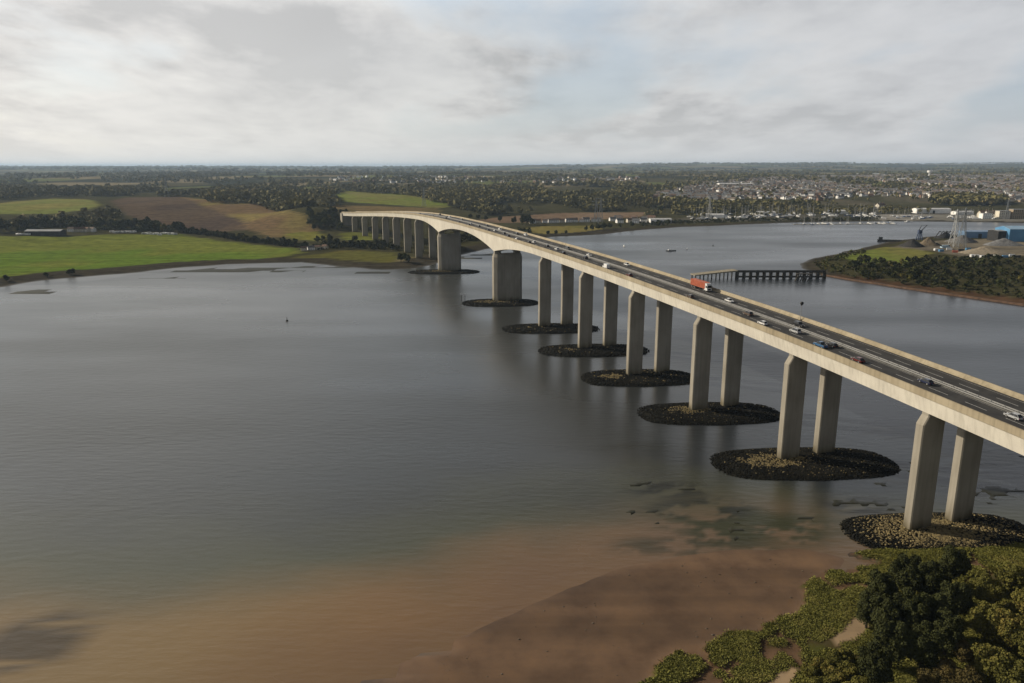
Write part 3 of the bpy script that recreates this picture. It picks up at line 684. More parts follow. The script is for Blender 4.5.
# ------------------------------------------------------------------ vehicles
def vehicle_parts(kind, body_m, name, loc=(0, 0, -500)):
    """one vehicle facing +X, wheels on z=0"""
    e = empty(name, loc)
    if kind == 'van': Ln, Wd, Ht = 5.3, 2.0, 2.4
    elif kind == 'suv': Ln, Wd, Ht = 4.6, 1.88, 1.72
    elif kind == 'pickup': Ln, Wd, Ht = 5.2, 1.9, 1.8
    else: Ln, Wd, Ht = 4.3, 1.8, 1.46
    h = Ln / 2; belt = {'van': 1.15, 'suv': 1.02, 'pickup': 1.05, 'car': .88}[kind]
    if kind == 'van':
        low = [(-h, .3), (-h, Ht - .1), (-h + .1, Ht), (h - 1.75, Ht), (h - 1.35, Ht - .15), (h - .75, 1.2), (h - .1, 1.0), (h, .75), (h, .3)]
        glass = [(h - 1.9, 1.3), (h - 1.62, 2.16), (h - 1.5, 2.16), (h - .88, 1.28)]; roof = None
    else:
        low = [(-h, .32), (-h - .02, belt - .15), (-h + .15, belt), (h - 1.25, belt), (h - .45, belt - .12), (h - .05, belt - .3), (h, .3)]
        if kind == 'pickup': gl = [(-.9, belt), (-.75, Ht), (.55, Ht), (1.15, belt)]
        elif kind == 'suv': gl = [(-h + .2, belt), (-h + .55, Ht), (.45, Ht), (1.1, belt)]
        else: gl = [(-h + .15, belt), (-h + .8, Ht), (.35, Ht), (1.05, belt)]
        glass = gl; roof = (gl[1][0], gl[2][0])
    mb = MB(); n = len(low)
    if kind == 'van':
        vs = [(x, sg * (Wd / 2 - max(0, z - 1.2) * .09), z) for sg in (-1, 1) for x, z in low]
    else:
        vs = [(x, sg * Wd / 2, z) for sg in (-1, 1) for x, z in low]
    mb.add(vs, [tuple(range(n)), tuple(range(2 * n - 1, n - 1, -1))] + [(i, n + i, n + (i + 1) % n, (i + 1) % n) for i in range(n)])
    if roof:
        mb.hexa([(roof[0] - .02, -Wd * .36, Ht - .05), (roof[1] + .02, -Wd * .36, Ht - .05), (roof[1] + .02, Wd * .36, Ht - .05), (roof[0] - .02, Wd * .36, Ht - .05),
                 (roof[0] + .1, -Wd * .33, Ht + .03), (roof[1] - .1, -Wd * .33, Ht + .03), (roof[1] - .1, Wd * .33, Ht + .03), (roof[0] + .1, Wd * .33, Ht + .03)])
        for gx0, gx1 in ((glass[0][0], glass[1][0]), (glass[3][0], glass[2][0]), ((glass[0][0] + glass[3][0]) / 2 - .1, (glass[1][0] + glass[2][0]) / 2 - .1)):
            for sg in (-1, 1): mb.bar((gx0, sg * Wd * .455, belt - .02), (gx1, sg * Wd * .365, Ht), .09)
        for sg in (-1, 1): mb.box((.8, sg * (Wd / 2 + .09), belt + .06), (.16, .2, .14))
    mb.build('body', [body_m], e, bevel=.04)
    mb = MB(); n = len(glass); w0, w1 = (Wd * .455, Wd * .36) if roof else (Wd / 2 + .006, Wd * .46)
    zmin, zmax = min(z for _, z in glass), max(z for _, z in glass)
    vs = [(x, sg * (w0 + (w1 - w0) * (z - zmin) / (zmax - zmin)), z) for sg in (-1, 1) for x, z in glass]
    mb.add(vs, [tuple(range(n)), tuple(range(2 * n - 1, n - 1, -1))] + [(i, n + i, n + (i + 1) % n, (i + 1) % n) for i in range(n)])
    mb.build('windows', [M['glass']], e)
    for sx in (h - .85, -h + .85):
        for sg in (-1, 1):
            mb = MB(); mb.tube((sx, sg * (Wd / 2 - .2), .32), (sx, sg * (Wd / 2 + .02), .32), .33, n=14); w_ = mb.build('wheel', [M['rubber']], e)
            mb = MB(); mb.tube((sx, sg * (Wd / 2 + .01), .32), (sx, sg * (Wd / 2 + .035), .32), .2, n=12); mb.build('rim', [M['rim']], w_)
    for sg in (-1, 1):
        mb = MB(); mb.box((h - .02, sg * (Wd / 2 - .28), .66), (.1, .36, .16)); mb.build('headlight', [M['lamp_white']], e)
        mb = MB(); mb.box((-h + .0, sg * (Wd / 2 - .2), belt - .22), (.08, .26, .2)); mb.build('tail_light', [M['lamp_red']], e)
    if kind == 'pickup':
        mb = MB(); mb.box((-h + .85, 0, belt + .012), (1.5, 1.5, .03)); mb.build('load_bed', [M['dark_steel']], e)
    return e
CARP = {k: paint('car paint ' + k, c) for k, c in dict(white=(.78, .78, .77), silver=(.42, .43, .44), black=(.012, .012, .014), grey=(.09, .095, .10), red=(.12, .02, .016), navy=(.015, .022, .06), blue=(.05, .13, .26), brown=(.10, .07, .05)).items()}
PROTO = {k: vehicle_parts(k, CARP['white'], {'car': 'car', 'suv': 'estate_car', 'van': 'white_van', 'pickup': 'pickup_truck'}[k]) for k in ('car', 'suv', 'van', 'pickup')}
USED = set()
def s_at(px, l, dz=.6):
    best = (1e9, 0)
    for s in np.arange(-80, END, .5):
        q, tt, nn = plan(s); p = q + nn * l; z = road_z(s) + dz
        d = p[1] * CT - (z - CAMH) * ST; x = 512 + FPX * p[0] / d
        if abs(x - px) < best[0]: best = (abs(x - px), s)
    return best[1]
LANE = {'a': -7.7, 'b': -3.8, 'c': 3.8, 'd': 7.7}     # a,b lead away from the camera, c,d towards it
def put(kind, px, lane, colour, label, group='cars crossing the bridge', cat='car'):
    l = LANE[lane]; s = s_at(px, l); q, tt, nn = plan(s); p = q + nn * l
    ds = 1 if lane in 'ab' else -1; slope = math.atan((road_z(s + 3) - road_z(s - 3)) / 6) * ds
    rz = math.atan2(tt[1], tt[0]) + (0 if lane in 'ab' else math.pi)
    loc = (float(p[0]), float(p[1]), road_z(s) + .005)
    if kind not in USED:
        USED.add(kind); o = PROTO[kind]; o.location = loc; tag(o, label, cat, group); 
        for c in kids(o):
            if c.name.split('.')[0] == 'body': c.data.materials[0] = CARP[colour]
    else:
        o = dup(PROTO[kind], loc, label=label, group=group, cat=cat, mats={'body': CARP[colour]})
    o.rotation_euler = (0, -slope, rz); return o
put('car', 1014, 'b', 'silver', 'silver car heading away at the right edge of the photo, nearest vehicle on the bridge')
put('car', 925, 'b', 'navy', 'dark navy car alone above the nearest pier, beside the central reservation')
put('car', 858, 'a', 'red', 'dark red car close to the left parapet, behind the blue pickup')
put('pickup', 820, 'a', 'blue', 'bright blue pickup truck in the left lane of the bridge', cat='pickup truck')
put('car', 832, 'b', 'black', 'black car right beside the blue pickup truck')
put('suv', 795, 'b', 'silver', 'silver estate car by the central reservation near the signal mast')
put('suv', 799, 'c', 'black', 'black oncoming estate car passing the foot of the signal mast')
put('car', 763, 'a', 'white', 'white car heading away in the left lane, ahead of the blue pickup')
put('suv', 748, 'b', 'brown', 'brownish estate car between the two white cars in front of the lorry')
put('car', 729, 'c', 'white', 'white oncoming car driving just in front of the orange container lorry')
put('car', 690, 'a', 'brown', 'dull brown car in the left lane level with the orange lorry')
put('car', 629, 'a', 'red', 'dark red car just behind the white van')
put('van', 606, 'a', 'white', 'white panel van heading away in the left lane of the bridge', cat='van')
put('car', 627, 'd', 'white', 'white oncoming car on the far lane, level with the white van')
put('suv', 585, 'b', 'black', 'black estate car heading away just ahead of the white van')
put('car', 589, 'c', 'white', 'white oncoming car beside the black estate car ahead of the van')
GF = 'distant cars over the main span'
for px, lane, c in ((563, 'a', 'black'), (547, 'b', 'black'), (529, 'a', 'black'), (508, 'a', 'navy'), (504, 'b', 'black'), (488, 'a', 'black'), (479, 'b', 'grey'), (469, 'a', 'black'), (459, 'a', 'black'), (446, 'b', 'black'), (433, 'a', 'grey'), (420, 'a', 'black')):
    put('car', px, lane, c, 'small dark car heading away in the distant queue over the main span', GF)
for px, lane in ((557, 'b'), (534, 'b'), (517, 'a'), (495, 'b'), (471, 'b')):
    put('car', px, lane, 'white', 'small pale car heading away in the distant queue over the main span', GF)
for px, lane, c in ((568, 'c', 'grey'), (517, 'c', 'black'), (487, 'c', 'black'), (462, 'c', 'grey'), (440, 'd', 'black')):
    put('suv', px, lane, c, 'small dark oncoming car on the far carriageway over the main span', GF)
for px, lane in ((526, 'd'), (500, 'c'), (450, 'c')):
    put('suv', px, lane, 'white', 'small pale oncoming car on the far carriageway over the main span', GF)

# lorry
s = s_at(700, LANE['d'], 2.0); q, tt, nn = plan(s); p = q + nn * LANE['d']
lorry = empty('container_lorry', (float(p[0]), float(p[1]), road_z(s) + .005), math.atan2(tt[1], tt[0]) + math.pi, 'orange container lorry with a white cab driving towards the camera', 'lorry')
lorry.rotation_euler = (0, math.atan((road_z(s + 5) - road_z(s - 5)) / 10), lorry.rotation_euler[2])
mb = MB(); mb.prism([(5.6, .55), (5.6, 3.3), (5.9, 3.75), (7.2, 3.75), (7.75, 3.0), (7.85, 1.6), (7.85, .5)], -1.22, 1.22); cab = mb.build('cab', [M['white_paint']], lorry, bevel=.07)
mb = MB(); mb.hexa([(7.84, -1.08, 1.75), (7.87, -1.08, 1.75), (7.87, 1.08, 1.75), (7.84, 1.08, 1.75), (7.69, -1.02, 2.95), (7.80, -1.02, 2.95), (7.80, 1.02, 2.95), (7.69, 1.02, 2.95)]); mb.build('windscreen', [M['glass']], cab)
mb = MB(); mb.box((7.86, 0, 1.1), (.06, 1.5, .7)); mb.build('grille', [M['dark_steel']], cab)
for sg in (-1, 1):
    mb = MB(); mb.hexa([(6.5, sg * 1.215, 1.8), (7.5, sg * 1.215, 1.8), (7.5, sg * 1.235, 1.8), (6.5, sg * 1.235, 1.8), (6.5, sg * 1.215, 2.8), (7.2, sg * 1.215, 2.8), (7.2, sg * 1.235, 2.8), (6.5, sg * 1.235, 2.8)]); mb.build('side_window', [M['glass']], cab)
    mb = MB(); mb.box((7.6, sg * 1.42, 2.3), (.15, .25, .75)); mb.build('mirror', [M['dark_steel']], cab)
    mb = MB(); mb.box((7.87, sg * .95, .85), (.08, .4, .25)); mb.build('headlight', [M['lamp_white']], lorry)
mb = MB(); mb.box((0, 0, 2.55), (12.2, 2.44, 2.7))
mb.cur = 0
for k in range(40):
    for sg in (-1, 1): mb.box((-5.9 + k * .3, sg * 1.235, 2.55), (.14, .05, 2.45))
mb.box((0, -1.2, 3.88), (12.2, .12, .1)); mb.box((0, 1.2, 3.88), (12.2, .12, .1)); mb.build('container', [M['orange_paint']], lorry)
mb = MB(); mb.box((.4, 0, .98), (13.2, 1.0, .34)); mb.box((0, -1.1, 1.1), (12, .1, .12)); mb.box((0, 1.1, 1.1), (12, .1, .12)); mb.build('chassis', [M['dark_steel']], lorry)
for sx in (-4.9, -3.6, -2.3, 5.0, 6.9):
    for sg in (-1, 1):
        mb = MB(); mb.tube((sx, sg * .85, .5), (sx, sg * 1.2, .5), .5, n=16); w_ = mb.build('wheel', [M['rubber']], lorry)
        mb = MB(); mb.tube((sx, sg * 1.19, .5), (sx, sg * 1.22, .5), .27, n=12); mb.build('rim', [M['rim']], w_)

# signal mast on the far parapet
s = s_at(803, 11.9, 1.5); q, tt, nn = plan(s); p = q + nn * 10.7
mast = empty('signal_mast', (float(p[0]), float(p[1]), road_z(s) + .1), math.atan2(tt[1], tt[0]), 'thin grey mast with a dark round head standing by the far parapet', 'mast')
mb = MB(); mb.tube((0, 0, 0), (0, 0, 6.6), .11, .08); mb.build('pole', [M['galv']], mast)
mb = MB(); mb.tube((-.35, 0, 6.6), (.35, 0, 6.6), .62, .55, n=14); mb.box((0, 0, 6.0), (.3, .6, .5)); mb.build('signal_head', [M['dark_steel']], mast)
mb = MB(); mb.box((0, 0, .25), (.5, .5, .5)); mb.build('base', [M['concrete_par']], mast, bevel=.03)

# ------------------------------------------------------------------ trees
def crown_arrays(seed, n, rx, rz, zc, lobes, leaf, low=-.75, inner=.35, lrange=(.26, .48)):
    r = np.random.default_rng(seed)
    lc = r.normal(size=(lobes, 3)); lc /= np.linalg.norm(lc, axis=1)[:, None]; lc *= r.uniform(.35, .72, (lobes, 1)); lc[:, 2] = np.clip(lc[:, 2], low, 1)
    lr = r.uniform(*lrange, lobes)
    k = r.choice(lobes, n, p=lr ** 2 / (lr ** 2).sum()); d = r.normal(size=(n, 3)); d /= np.linalg.norm(d, axis=1)[:, None]
    d[:, 2] = np.where(r.random(n) < .7, np.abs(d[:, 2]), d[:, 2])
    rad = lr[k] * (inner + (1.06 - inner) * r.random(n) ** .45)
    c = (lc[k] + d * rad[:, None]) * np.array([rx, rx, rz]) + np.array([0, 0, zc])
    nrm = d * .8 + r.normal(size=(n, 3)) * .55; nrm /= np.linalg.norm(nrm, axis=1)[:, None]
    t = np.cross(nrm, r.normal(size=(n, 3))); t /= np.linalg.norm(t, axis=1)[:, None] + 1e-9; b = np.cross(nrm, t)
    s = leaf * r.uniform(.55, 1.25, n)[:, None]
    V = np.stack([c - t * s * .5 - b * s * .35, c + t * s * .5 - b * s * .45, c + t * s * .4 + b * s * .5, c - t * s * .45 + b * s * .4], 1)
    return V
def quads_obj(name, V, m, parent=None):
    V = V.reshape(-1, 3); return np_mesh(name, V, np.arange(len(V)), 4, [m], parent)
def make_tree(name, seed, h, rx, n, leaf, m, lobes=16, trunk_h=.35, tall=None, lrange=(.26, .48)):
    e = empty(name, (0, 0, -900)); rz = h * (1 - trunk_h * .5) / 2 if tall is None else tall; zc = h - rz
    quads_obj('crown', crown_arrays(seed, n, rx, rz, zc, lobes, leaf, lrange=lrange), m, e)
    mb = MB(); r = random.Random(seed); tr = h * .028 + .06; mb.tube((0, 0, -.4), (0, 0, h * .5), tr, tr * .55, 7)
    for k in range(5):
        a = k * 1.26 + r.random(); z = h * r.uniform(.25, .48); mb.tube((0, 0, z), (math.cos(a) * rx * .55, math.sin(a) * rx * .55, z + h * .22), tr * .45, tr * .15, 5)
    mb.build('trunk', [M['bark']], e); return e
TP = {
 'ivy': [make_tree('ivy_clad_tree', 31 + i, 12, 4.4, 16000, .34, M['leaf_dark'], 75, .12, lrange=(.10, .34)) for i in range(2)],
 'willow': [make_tree('yellowing_tree', 41 + i, 8.5, 4.0, 13000, .33, M['leaf_yellow'], 60, .12, lrange=(.10, .36)) for i in range(2)],
 'scrub': [make_tree('scrub_bush', 51 + i, 4.0, 2.7, 6000, .27, M['leaf_yellow'], 40, .05, lrange=(.12, .36)) for i in range(2)],
 'russet': [make_tree('russet_bush', 56, 5.5, 3.1, 6500, .30, M['leaf_autumn'], 40, .05, lrange=(.12, .36))],
 'mid': [make_tree('broadleaf_tree', 61 + i, 12, 5.4, 560, 1.35, M['leaf_mid'], 14, .2) for i in range(3)],
 'dark': [make_tree('dark_tree', 71 + i, 12, 5.2, 420, 1.55, M['leaf_dark'], 14, .15) for i in range(3)],
 'gold': [make_tree('golden_tree', 81 + i, 10, 4.6, 380, 1.45, M['leaf_yellow'], 12, .15) for i in range(2)],
 'poplar': [make_tree('poplar_tree', 91, 26, 3.4, 420, 1.8, M['leaf_poplar'], 18, .1)],
 'bush': [make_tree('hedge_bush', 95 + i, 5.0, 3.2, 240, 1.1, M['leaf_dark'], 9, .02) for i in range(2)],
}
NEWT = {id(o) for v in TP.values() for o in v}
def plant(kind, x, y, sc, label, group, cat='tree', z=None):
    src = TP[kind][RNG.integers(len(TP[kind]))]
    z = float(H(x, y)) if z is None else z; loc = (float(x), float(y), z - .15); rz = RNG.random() * 6.28; s_ = (sc * RNG.uniform(.92, 1.1), sc * RNG.uniform(.92, 1.1), sc)
    if id(src) in NEWT:
        NEWT.discard(id(src)); src.location = loc; src.rotation_euler = (0, 0, rz); src.scale = s_; tag(src, label, cat, group); return src
    return dup(src, loc, rz, s_, label, group, cat)
def plant_px(kind, px, py, sc, label, group, cat='tree'):
    p = hit1(px, py); return plant(kind, p.x, p.y, sc, label, group, cat)
# near shore
g = 'dark ivy clad trees on the near shore'
for px, py, sc in ((878, 612, .95), (905, 598, 1.05), (928, 604, 1.0), (882, 640, 1.0), (908, 640, 1.1), (934, 640, 1.0), (890, 668, 1.05), (920, 672, 1.0), (872, 690, .9), (950, 585, .95), (952, 622, .95), (944, 655, .9), (866, 628, .8)):
    plant_px('ivy', px, py, sc, 'dark ivy clad tree in the clump on the near shore', g)
g = 'yellow green trees at the right edge'
for px, py, sc in ((985, 606, 1.0), (1012, 596, 1.05), (1030, 620, 1.15), (984, 640, 1.1), (1008, 650, 1.15), (1032, 668, 1.2), (990, 684, 1.1), (1015, 700, 1.1), (1050, 600, 1.1), (1065, 640, 1.2)):
    plant_px('willow', px, py, sc, 'yellow green tree beside the right edge of the photo', g)
g = 'brownish bushes in front of the dark trees'
for px, py, sc in ((945, 684, 1.0), (962, 662, .95), (930, 694, 1.0), (968, 695, 1.1), (955, 705, 1.0)):
    plant_px('russet', px, py, sc, 'brownish olive bush between the dark trees and the yellow green trees', g, 'bush')
g = 'yellow olive bushes by the sandy track'
for px, py, sc in ((810, 678, .85), (822, 672, .95), (834, 666, .9), (844, 662, .8), (850, 678, 1.0), (836, 684, 1.0), (820, 692, 1.0), (806, 700, .9), (862, 692, 1.0), (852, 700, 1.1)):
    plant_px('scrub', px, py, sc, 'yellow olive bush beside the sandy track', g, 'bush')
# left field hedge and copse
g = 'hedge trees behind the left field'
for k in range(46):
    f = k / 45; px = 178 + f * 128; py = np.interp(px, [178, 215, 240, 270, 306], [231.5, 236.5, 241.0, 244.5, 248]) + RNG.normal() * .5
    plant_px('dark' if RNG.random() < .75 else 'mid', px, py, RNG.uniform(.55, .95), 'dark tree in the hedge along the back of the bright green field', g)
g = 'farm copse trees'
for k in range(46):
    px = RNG.uniform(20, 160); py = np.interp(px, [20, 50, 100, 160], [230, 229, 230.5, 230.5]) - RNG.uniform(0, 4)
    if 28 < px < 64 and py > 227.5: py = 227
    plant_px(['mid', 'dark', 'dark'][RNG.integers(3)], px, py, RNG.uniform(.8, 1.45), 'tree in the copse around the farm behind the green field', g)
for px, py, kd, sc in ((164, 232, 'gold', 1.2), (176, 232.5, 'dark', 1.5), (180, 232.8, 'dark', 1.4), (0, 232, 'dark', 1.5), (-6, 232, 'dark', 1.6), (8, 231, 'mid', 1.3)):
    plant_px(kd, px, py, sc, 'rounded tree at the end of the farm copse', 'copse end trees')
g = 'shore bushes by the left field'
for px, py in ((6, 281), (46, 277), (73, 274.5), (70, 274.8), (-30, 284)):
    plant_px('bush', px, py, RNG.uniform(.9, 1.3), 'small bush on the shore edge of the bright green field', g, 'bush')
# bridge-end wood
g = 'wood at the far end of the bridge'
for k in range(44):
    px = RNG.uniform(308, 346); py = RNG.uniform(214, 231)
    plant_px(['dark', 'mid', 'dark'][RNG.integers(3)], px, py, RNG.uniform(.8, 1.2), 'tree in the dark wood beside the far end of the bridge', g)
g = 'trees below the far piers'
for px, py in ((318, 244), (323, 242), (330, 247), (336, 245), (338, 243), (344, 249), (352, 247), (358, 248), (364, 247), (370, 248), (376, 246), (384, 247), (392, 250), (404, 262), (408, 263), (401, 262), (330, 242), (355, 242), (362, 232), (367, 233), (372, 233)):
    plant_px('dark' if RNG.random() < .7 else 'mid', px, py, RNG.uniform(.55, .95), 'dark bushy tree on the shore below the far bridge piers', g)
# north shore behind the bridge
g = 'trees on the far shore meadow'
for px, py, sc in ((486, 221, .9), (500, 222, 1.0), (514, 224, 1.1), (523, 225, 1.5), (527, 225, 1.6), (531, 225.5, 1.2), (592, 230.5, .8), (598, 230, .9), (604, 229.5, 1.0), (610, 228.5, .8), (586, 231, .7), (548, 235, .6), (556, 234.8, .6), (566, 234, .5), (620, 228, .7), (632, 227, .8), (470, 219, .9), (478, 220, .9)):
    plant_px('dark', px, py, sc, 'round dark tree on the far shore meadow right of the bridge', g)
g = 'row of poplars'
for k in range(24):
    plant_px('poplar', 572 + k * 4.0 + RNG.normal() * .8, 208 + RNG.normal() * .5, RNG.uniform(.8, 1.05), 'tall pale poplar in the row behind the far shore houses', g)
g = 'autumn trees behind the marina'
for k in range(26):
    px = RNG.uniform(640, 800); plant_px(['gold', 'mid', 'gold'][RNG.integers(3)], px, RNG.uniform(203, 213) - (px - 640) * .02, RNG.uniform(1.1, 1.7), 'yellow green tree on the far bank behind the marina', g)
# peninsula
g = 'peninsula trees'
for k in range(60):
    px = RNG.uniform(846, 1030); lo = np.interp(px, [846, 900, 960, 1030], [276, 283, 291.5, 300]); hi = np.interp(px, [846, 900, 935, 960, 1030], [263, 266, 262, 261, 261])
    py = RNG.uniform(hi, lo - 1); kd = ['dark', 'dark', 'mid', 'mid', 'gold'][RNG.integers(5)]
    plant_px(kd, px, py, RNG.uniform(.45, .85), {'dark': 'dark', 'mid': 'green', 'gold': 'yellowing'}[kd] + ' tree in the scrub along the dock peninsula', g)
for px, py, sc in ((860, 264, .8), (866, 265, .95), (840, 256, .3)):
    plant_px('dark', px, py, sc, 'dark rounded tree at the edge of the peninsula grass', 'peninsula grass trees')

# ------------------------------------------------------------------ uncountable woodland
def scatter(pts, n):
    P = poly_hit(pts) if not isinstance(pts, np.ndarray) else pts; b0, b1 = P.min(0), P.max(0); out = []
    while sum(len(o) for o in out) < n:
        q = RNG.uniform(b0, b1, (n * 3, 2)); out.append(q[inpoly(q[:, 0], q[:, 1], P)])
    return np.concatenate(out)[:n]
woods = [([(-90, 204), (0, 201), (50, 197), (100, 197), (122, 191), (0, 188), (-90, 190)], 1500, 1.25), ([(96, 198), (130, 197), (200, 197), (208, 203), (250, 204), (300, 209), (342, 208), (335, 200), (340, 190), (200, 190), (120, 191)], 2600, 1.2),
         ([(340, 190), (520, 186), (640, 185), (650, 200), (640, 209), (570, 211), (485, 216), (440, 205), (400, 195)], 5200, 1.2), ([(300, 215), (322, 213), (335, 216), (336, 232), (326, 226)], 130, 1.0),
         ([(640, 205), (700, 198), (760, 198), (820, 206), (760, 211), (690, 214), (645, 216)], 1300, 1.1), ([(640, 186), (760, 176), (900, 174), (1060, 174), (1060, 208), (900, 208), (820, 206), (760, 200), (650, 204)], 2100, .85), ([(690, 213), (830, 208), (1040, 208), (1040, 213), (900, 214), (760, 216), (690, 219)], 420, .8),
         ([(930, 206), (1005, 205), (1005, 199), (930, 199)], 350, 1.2), ([(560, 212), (640, 211), (640, 208.5), (560, 209.5)], 220, .9)]
CP = [np.concatenate([crown_arrays(201 + i, 26, 5.2, 5.0, 5.6, 9, 4.2)], 0) for i in range(6)]
pos = []; scl = []
for pts, n, s_ in woods:
    q = scatter(pts, n); pos.append(q); scl.append(np.full(n, s_) * RNG.uniform(.7, 1.3, n))
q = np.stack([RNG.uniform(-3200, 4200, 16000), RNG.uniform(2300, 6500, 16000)], 1)
keep = (np.abs(q[:, 0]) < q[:, 1] * .76 + 150) & (fbm(q[:, 0] * .0035, q[:, 1] * .0026, 3) > .53) & (rdist(q[:, 0], q[:, 1]) > 60)
q = q[keep]; pos.append(q); scl.append(RNG.uniform(1.0, 1.7, len(q)))
q = np.stack([RNG.uniform(-14000, 14000, 22000), RNG.uniform(6000, 19000, 22000)], 1)
keep = (np.abs(q[:, 0]) < q[:, 1] * .75) & (fbm(q[:, 0] * .0012, q[:, 1] * .0007, 3) > .51); q = q[keep]; pos.append(q); scl.append(RNG.uniform(2.2, 4.2, len(q)))
pos = np.concatenate(pos); scl = np.concatenate(scl)
ok = (rdist(pos[:, 0], pos[:, 1]) > 12) & (fbm(pos[:, 0] * .006 + 11, pos[:, 1] * .004, 3) < .60); scl = scl * (.75 + .7 * fbm(pos[:, 0] * .01, pos[:, 1] * .01 + 4, 2)); pos, scl = pos[ok], scl[ok]
hz = H(pos[:, 0], pos[:, 1]); kk = RNG.integers(0, 6, len(pos)); aa = RNG.random(len(pos)) * 6.28
V = np.empty((len(pos), 26, 4, 3), np.float32)
base = np.stack(CP)[kk]; cs, sn = np.cos(aa)[:, None, None], np.sin(aa)[:, None, None]; s3 = scl[:, None, None]
sz = np.where(scl > 2, .55, 1.0)[:, None, None]
V[..., 0] = (base[..., 0] * cs - base[..., 1] * sn) * s3 + pos[:, 0][:, None, None]
V[..., 1] = (base[..., 0] * sn + base[..., 1] * cs) * s3 + pos[:, 1][:, None, None]
V[..., 2] = base[..., 2] * s3 * sz + hz[:, None, None] - .3
wood = quads_obj('distant_woodland', V.reshape(-1, 4, 3), M['leaf_far']); tag(wood, 'dark mixed woodland and hedges spreading to the horizon', 'woodland', kind='stuff')

# low scrub on the peninsula
def mass(name, pts, n, sc, m_, label):
    q = scatter(pts, n); q = q[rdist(q[:, 0], q[:, 1]) > 5]; hz = H(q[:, 0], q[:, 1]); Vs = []
    for (x, y), z in zip(q, hz):
        b_ = CP[RNG.integers(6)]; a_ = RNG.random() * 6.28; c_, s_ = math.cos(a_), math.sin(a_); k_ = sc * RNG.uniform(.45, 1.0) * (1 + 1.2 * RNG.random() ** 4)
        Vs.append(np.stack([(b_[..., 0] * c_ - b_[..., 1] * s_) * k_ + x, (b_[..., 0] * s_ + b_[..., 1] * c_) * k_ + y, b_[..., 2] * k_ * .8 + z - .5 * k_], -1))
    o = quads_obj(name, np.concatenate(Vs), m_); tag(o, label, 'scrub', kind='stuff')
mass('shore_scrub', [(846, 264), (880, 266), (930, 257), (1060, 259), (1060, 304), (960, 292), (900, 284), (846, 277)], 620, .42, M['leaf_dark'], 'low dark scrub covering the near side of the dock peninsula')
mass('bank_scrub', [(812, 264), (835, 256), (865, 250), (868, 253), (840, 260), (846, 276), (822, 272)], 160, .3, M['leaf_mid'], 'low rough scrub on the tip of the dock peninsula')

mass('quay_scrub', [(640, 227), (690, 223.6), (760, 221.6), (880, 219.8), (880, 218.2), (760, 219.4), (690, 221), (640, 224)], 520, .42, M['leaf_dark'], 'dark scrub along the water edge of the far boatyard bank')
mass('copse_undergrowth', [(15, 231.5), (60, 227.5), (110, 230.8), (176, 231.5), (176, 228), (110, 226), (60, 224), (15, 227)], 420, .42, M['leaf_mid'], 'low green undergrowth around the farm copse')
mass('hedge_undergrowth', [(178, 232.5), (215, 237), (240, 241.6), (270, 245), (306, 249), (306, 246), (270, 242.5), (240, 239), (215, 234.5), (178, 230)], 300, .42, M['leaf_dark'], 'dark undergrowth at the foot of the field hedge')
mass('copse_wood', [(-60, 229), (20, 220), (70, 218), (108, 209), (120, 214), (112, 227), (60, 226), (0, 231)], 190, .95, M['leaf_far'], 'mixed trees filling the slope behind the black barn')
mass('inlet_scrub', [(440, 246), (470, 243), (505, 238), (530, 235), (530, 231), (490, 232), (440, 238)], 260, .6, M['leaf_dark'], 'dark scrub on the far shore seen under the main arch')
mass('valley_scrub', [(330, 243), (380, 243), (405, 249), (398, 251), (345, 248), (318, 251), (312, 246)], 240, .45, M['leaf_dark'], 'dark scrub along the foot of the far bridge piers')

# saltmarsh grass
nG = 100000
P = np.array([gnd(*p) for p in ((590, 730), (632, 678), (672, 648), (720, 632), (760, 608), (798, 580), (815, 565), (840, 546), (1060, 540), (1060, 730))])
q = scatter(P, nG); hz = H(q[:, 0], q[:, 1]); ok = (hz > .42) & (fbm(q[:, 0] * .11 + 61, q[:, 1] * .11 + 5, 3) > .28)
P2 = poly_hit([(762, 686), (776, 674), (792, 666), (800, 668), (792, 686)]); P3 = poly_hit([(828, 640), (840, 630), (852, 618), (866, 612), (870, 628), (856, 640), (836, 645)])
ok &= ~inpoly(q[:, 0], q[:, 1], P2) & ~inpoly(q[:, 0], q[:, 1], P3)
q = q[ok]; hz = hz[ok]; n = len(q); c = np.stack([q[:, 0], q[:, 1], hz], 1)
r_ = RNG; k = 4; c = np.repeat(c, k, 0) + np.concatenate([r_.normal(size=(n * k, 2)) * .35, np.zeros((n * k, 1))], 1)
a = r_.random(n * k) * 6.28; t = np.stack([np.cos(a), np.sin(a), np.zeros(n * k)], 1); up = np.stack([r_.normal(size=n * k) * .9, r_.normal(size=n * k) * .9, np.ones(n * k)], 1)
s_ = (r_.uniform(.16, .38, n * k) * (.5 + fbm(c[:, 0] * .12, c[:, 1] * .12, 3)))[:, None]
V = np.stack([c - t * s_ * .45, c + t * s_ * .45, c + up * s_ * .8 + t * s_ * .3, c + up * s_ * .8 - t * s_ * .3], 1)
gr = quads_obj('marsh_grass', V, M['grass']); tag(gr, 'olive saltmarsh grass covering the near shore', 'grass', kind='stuff')

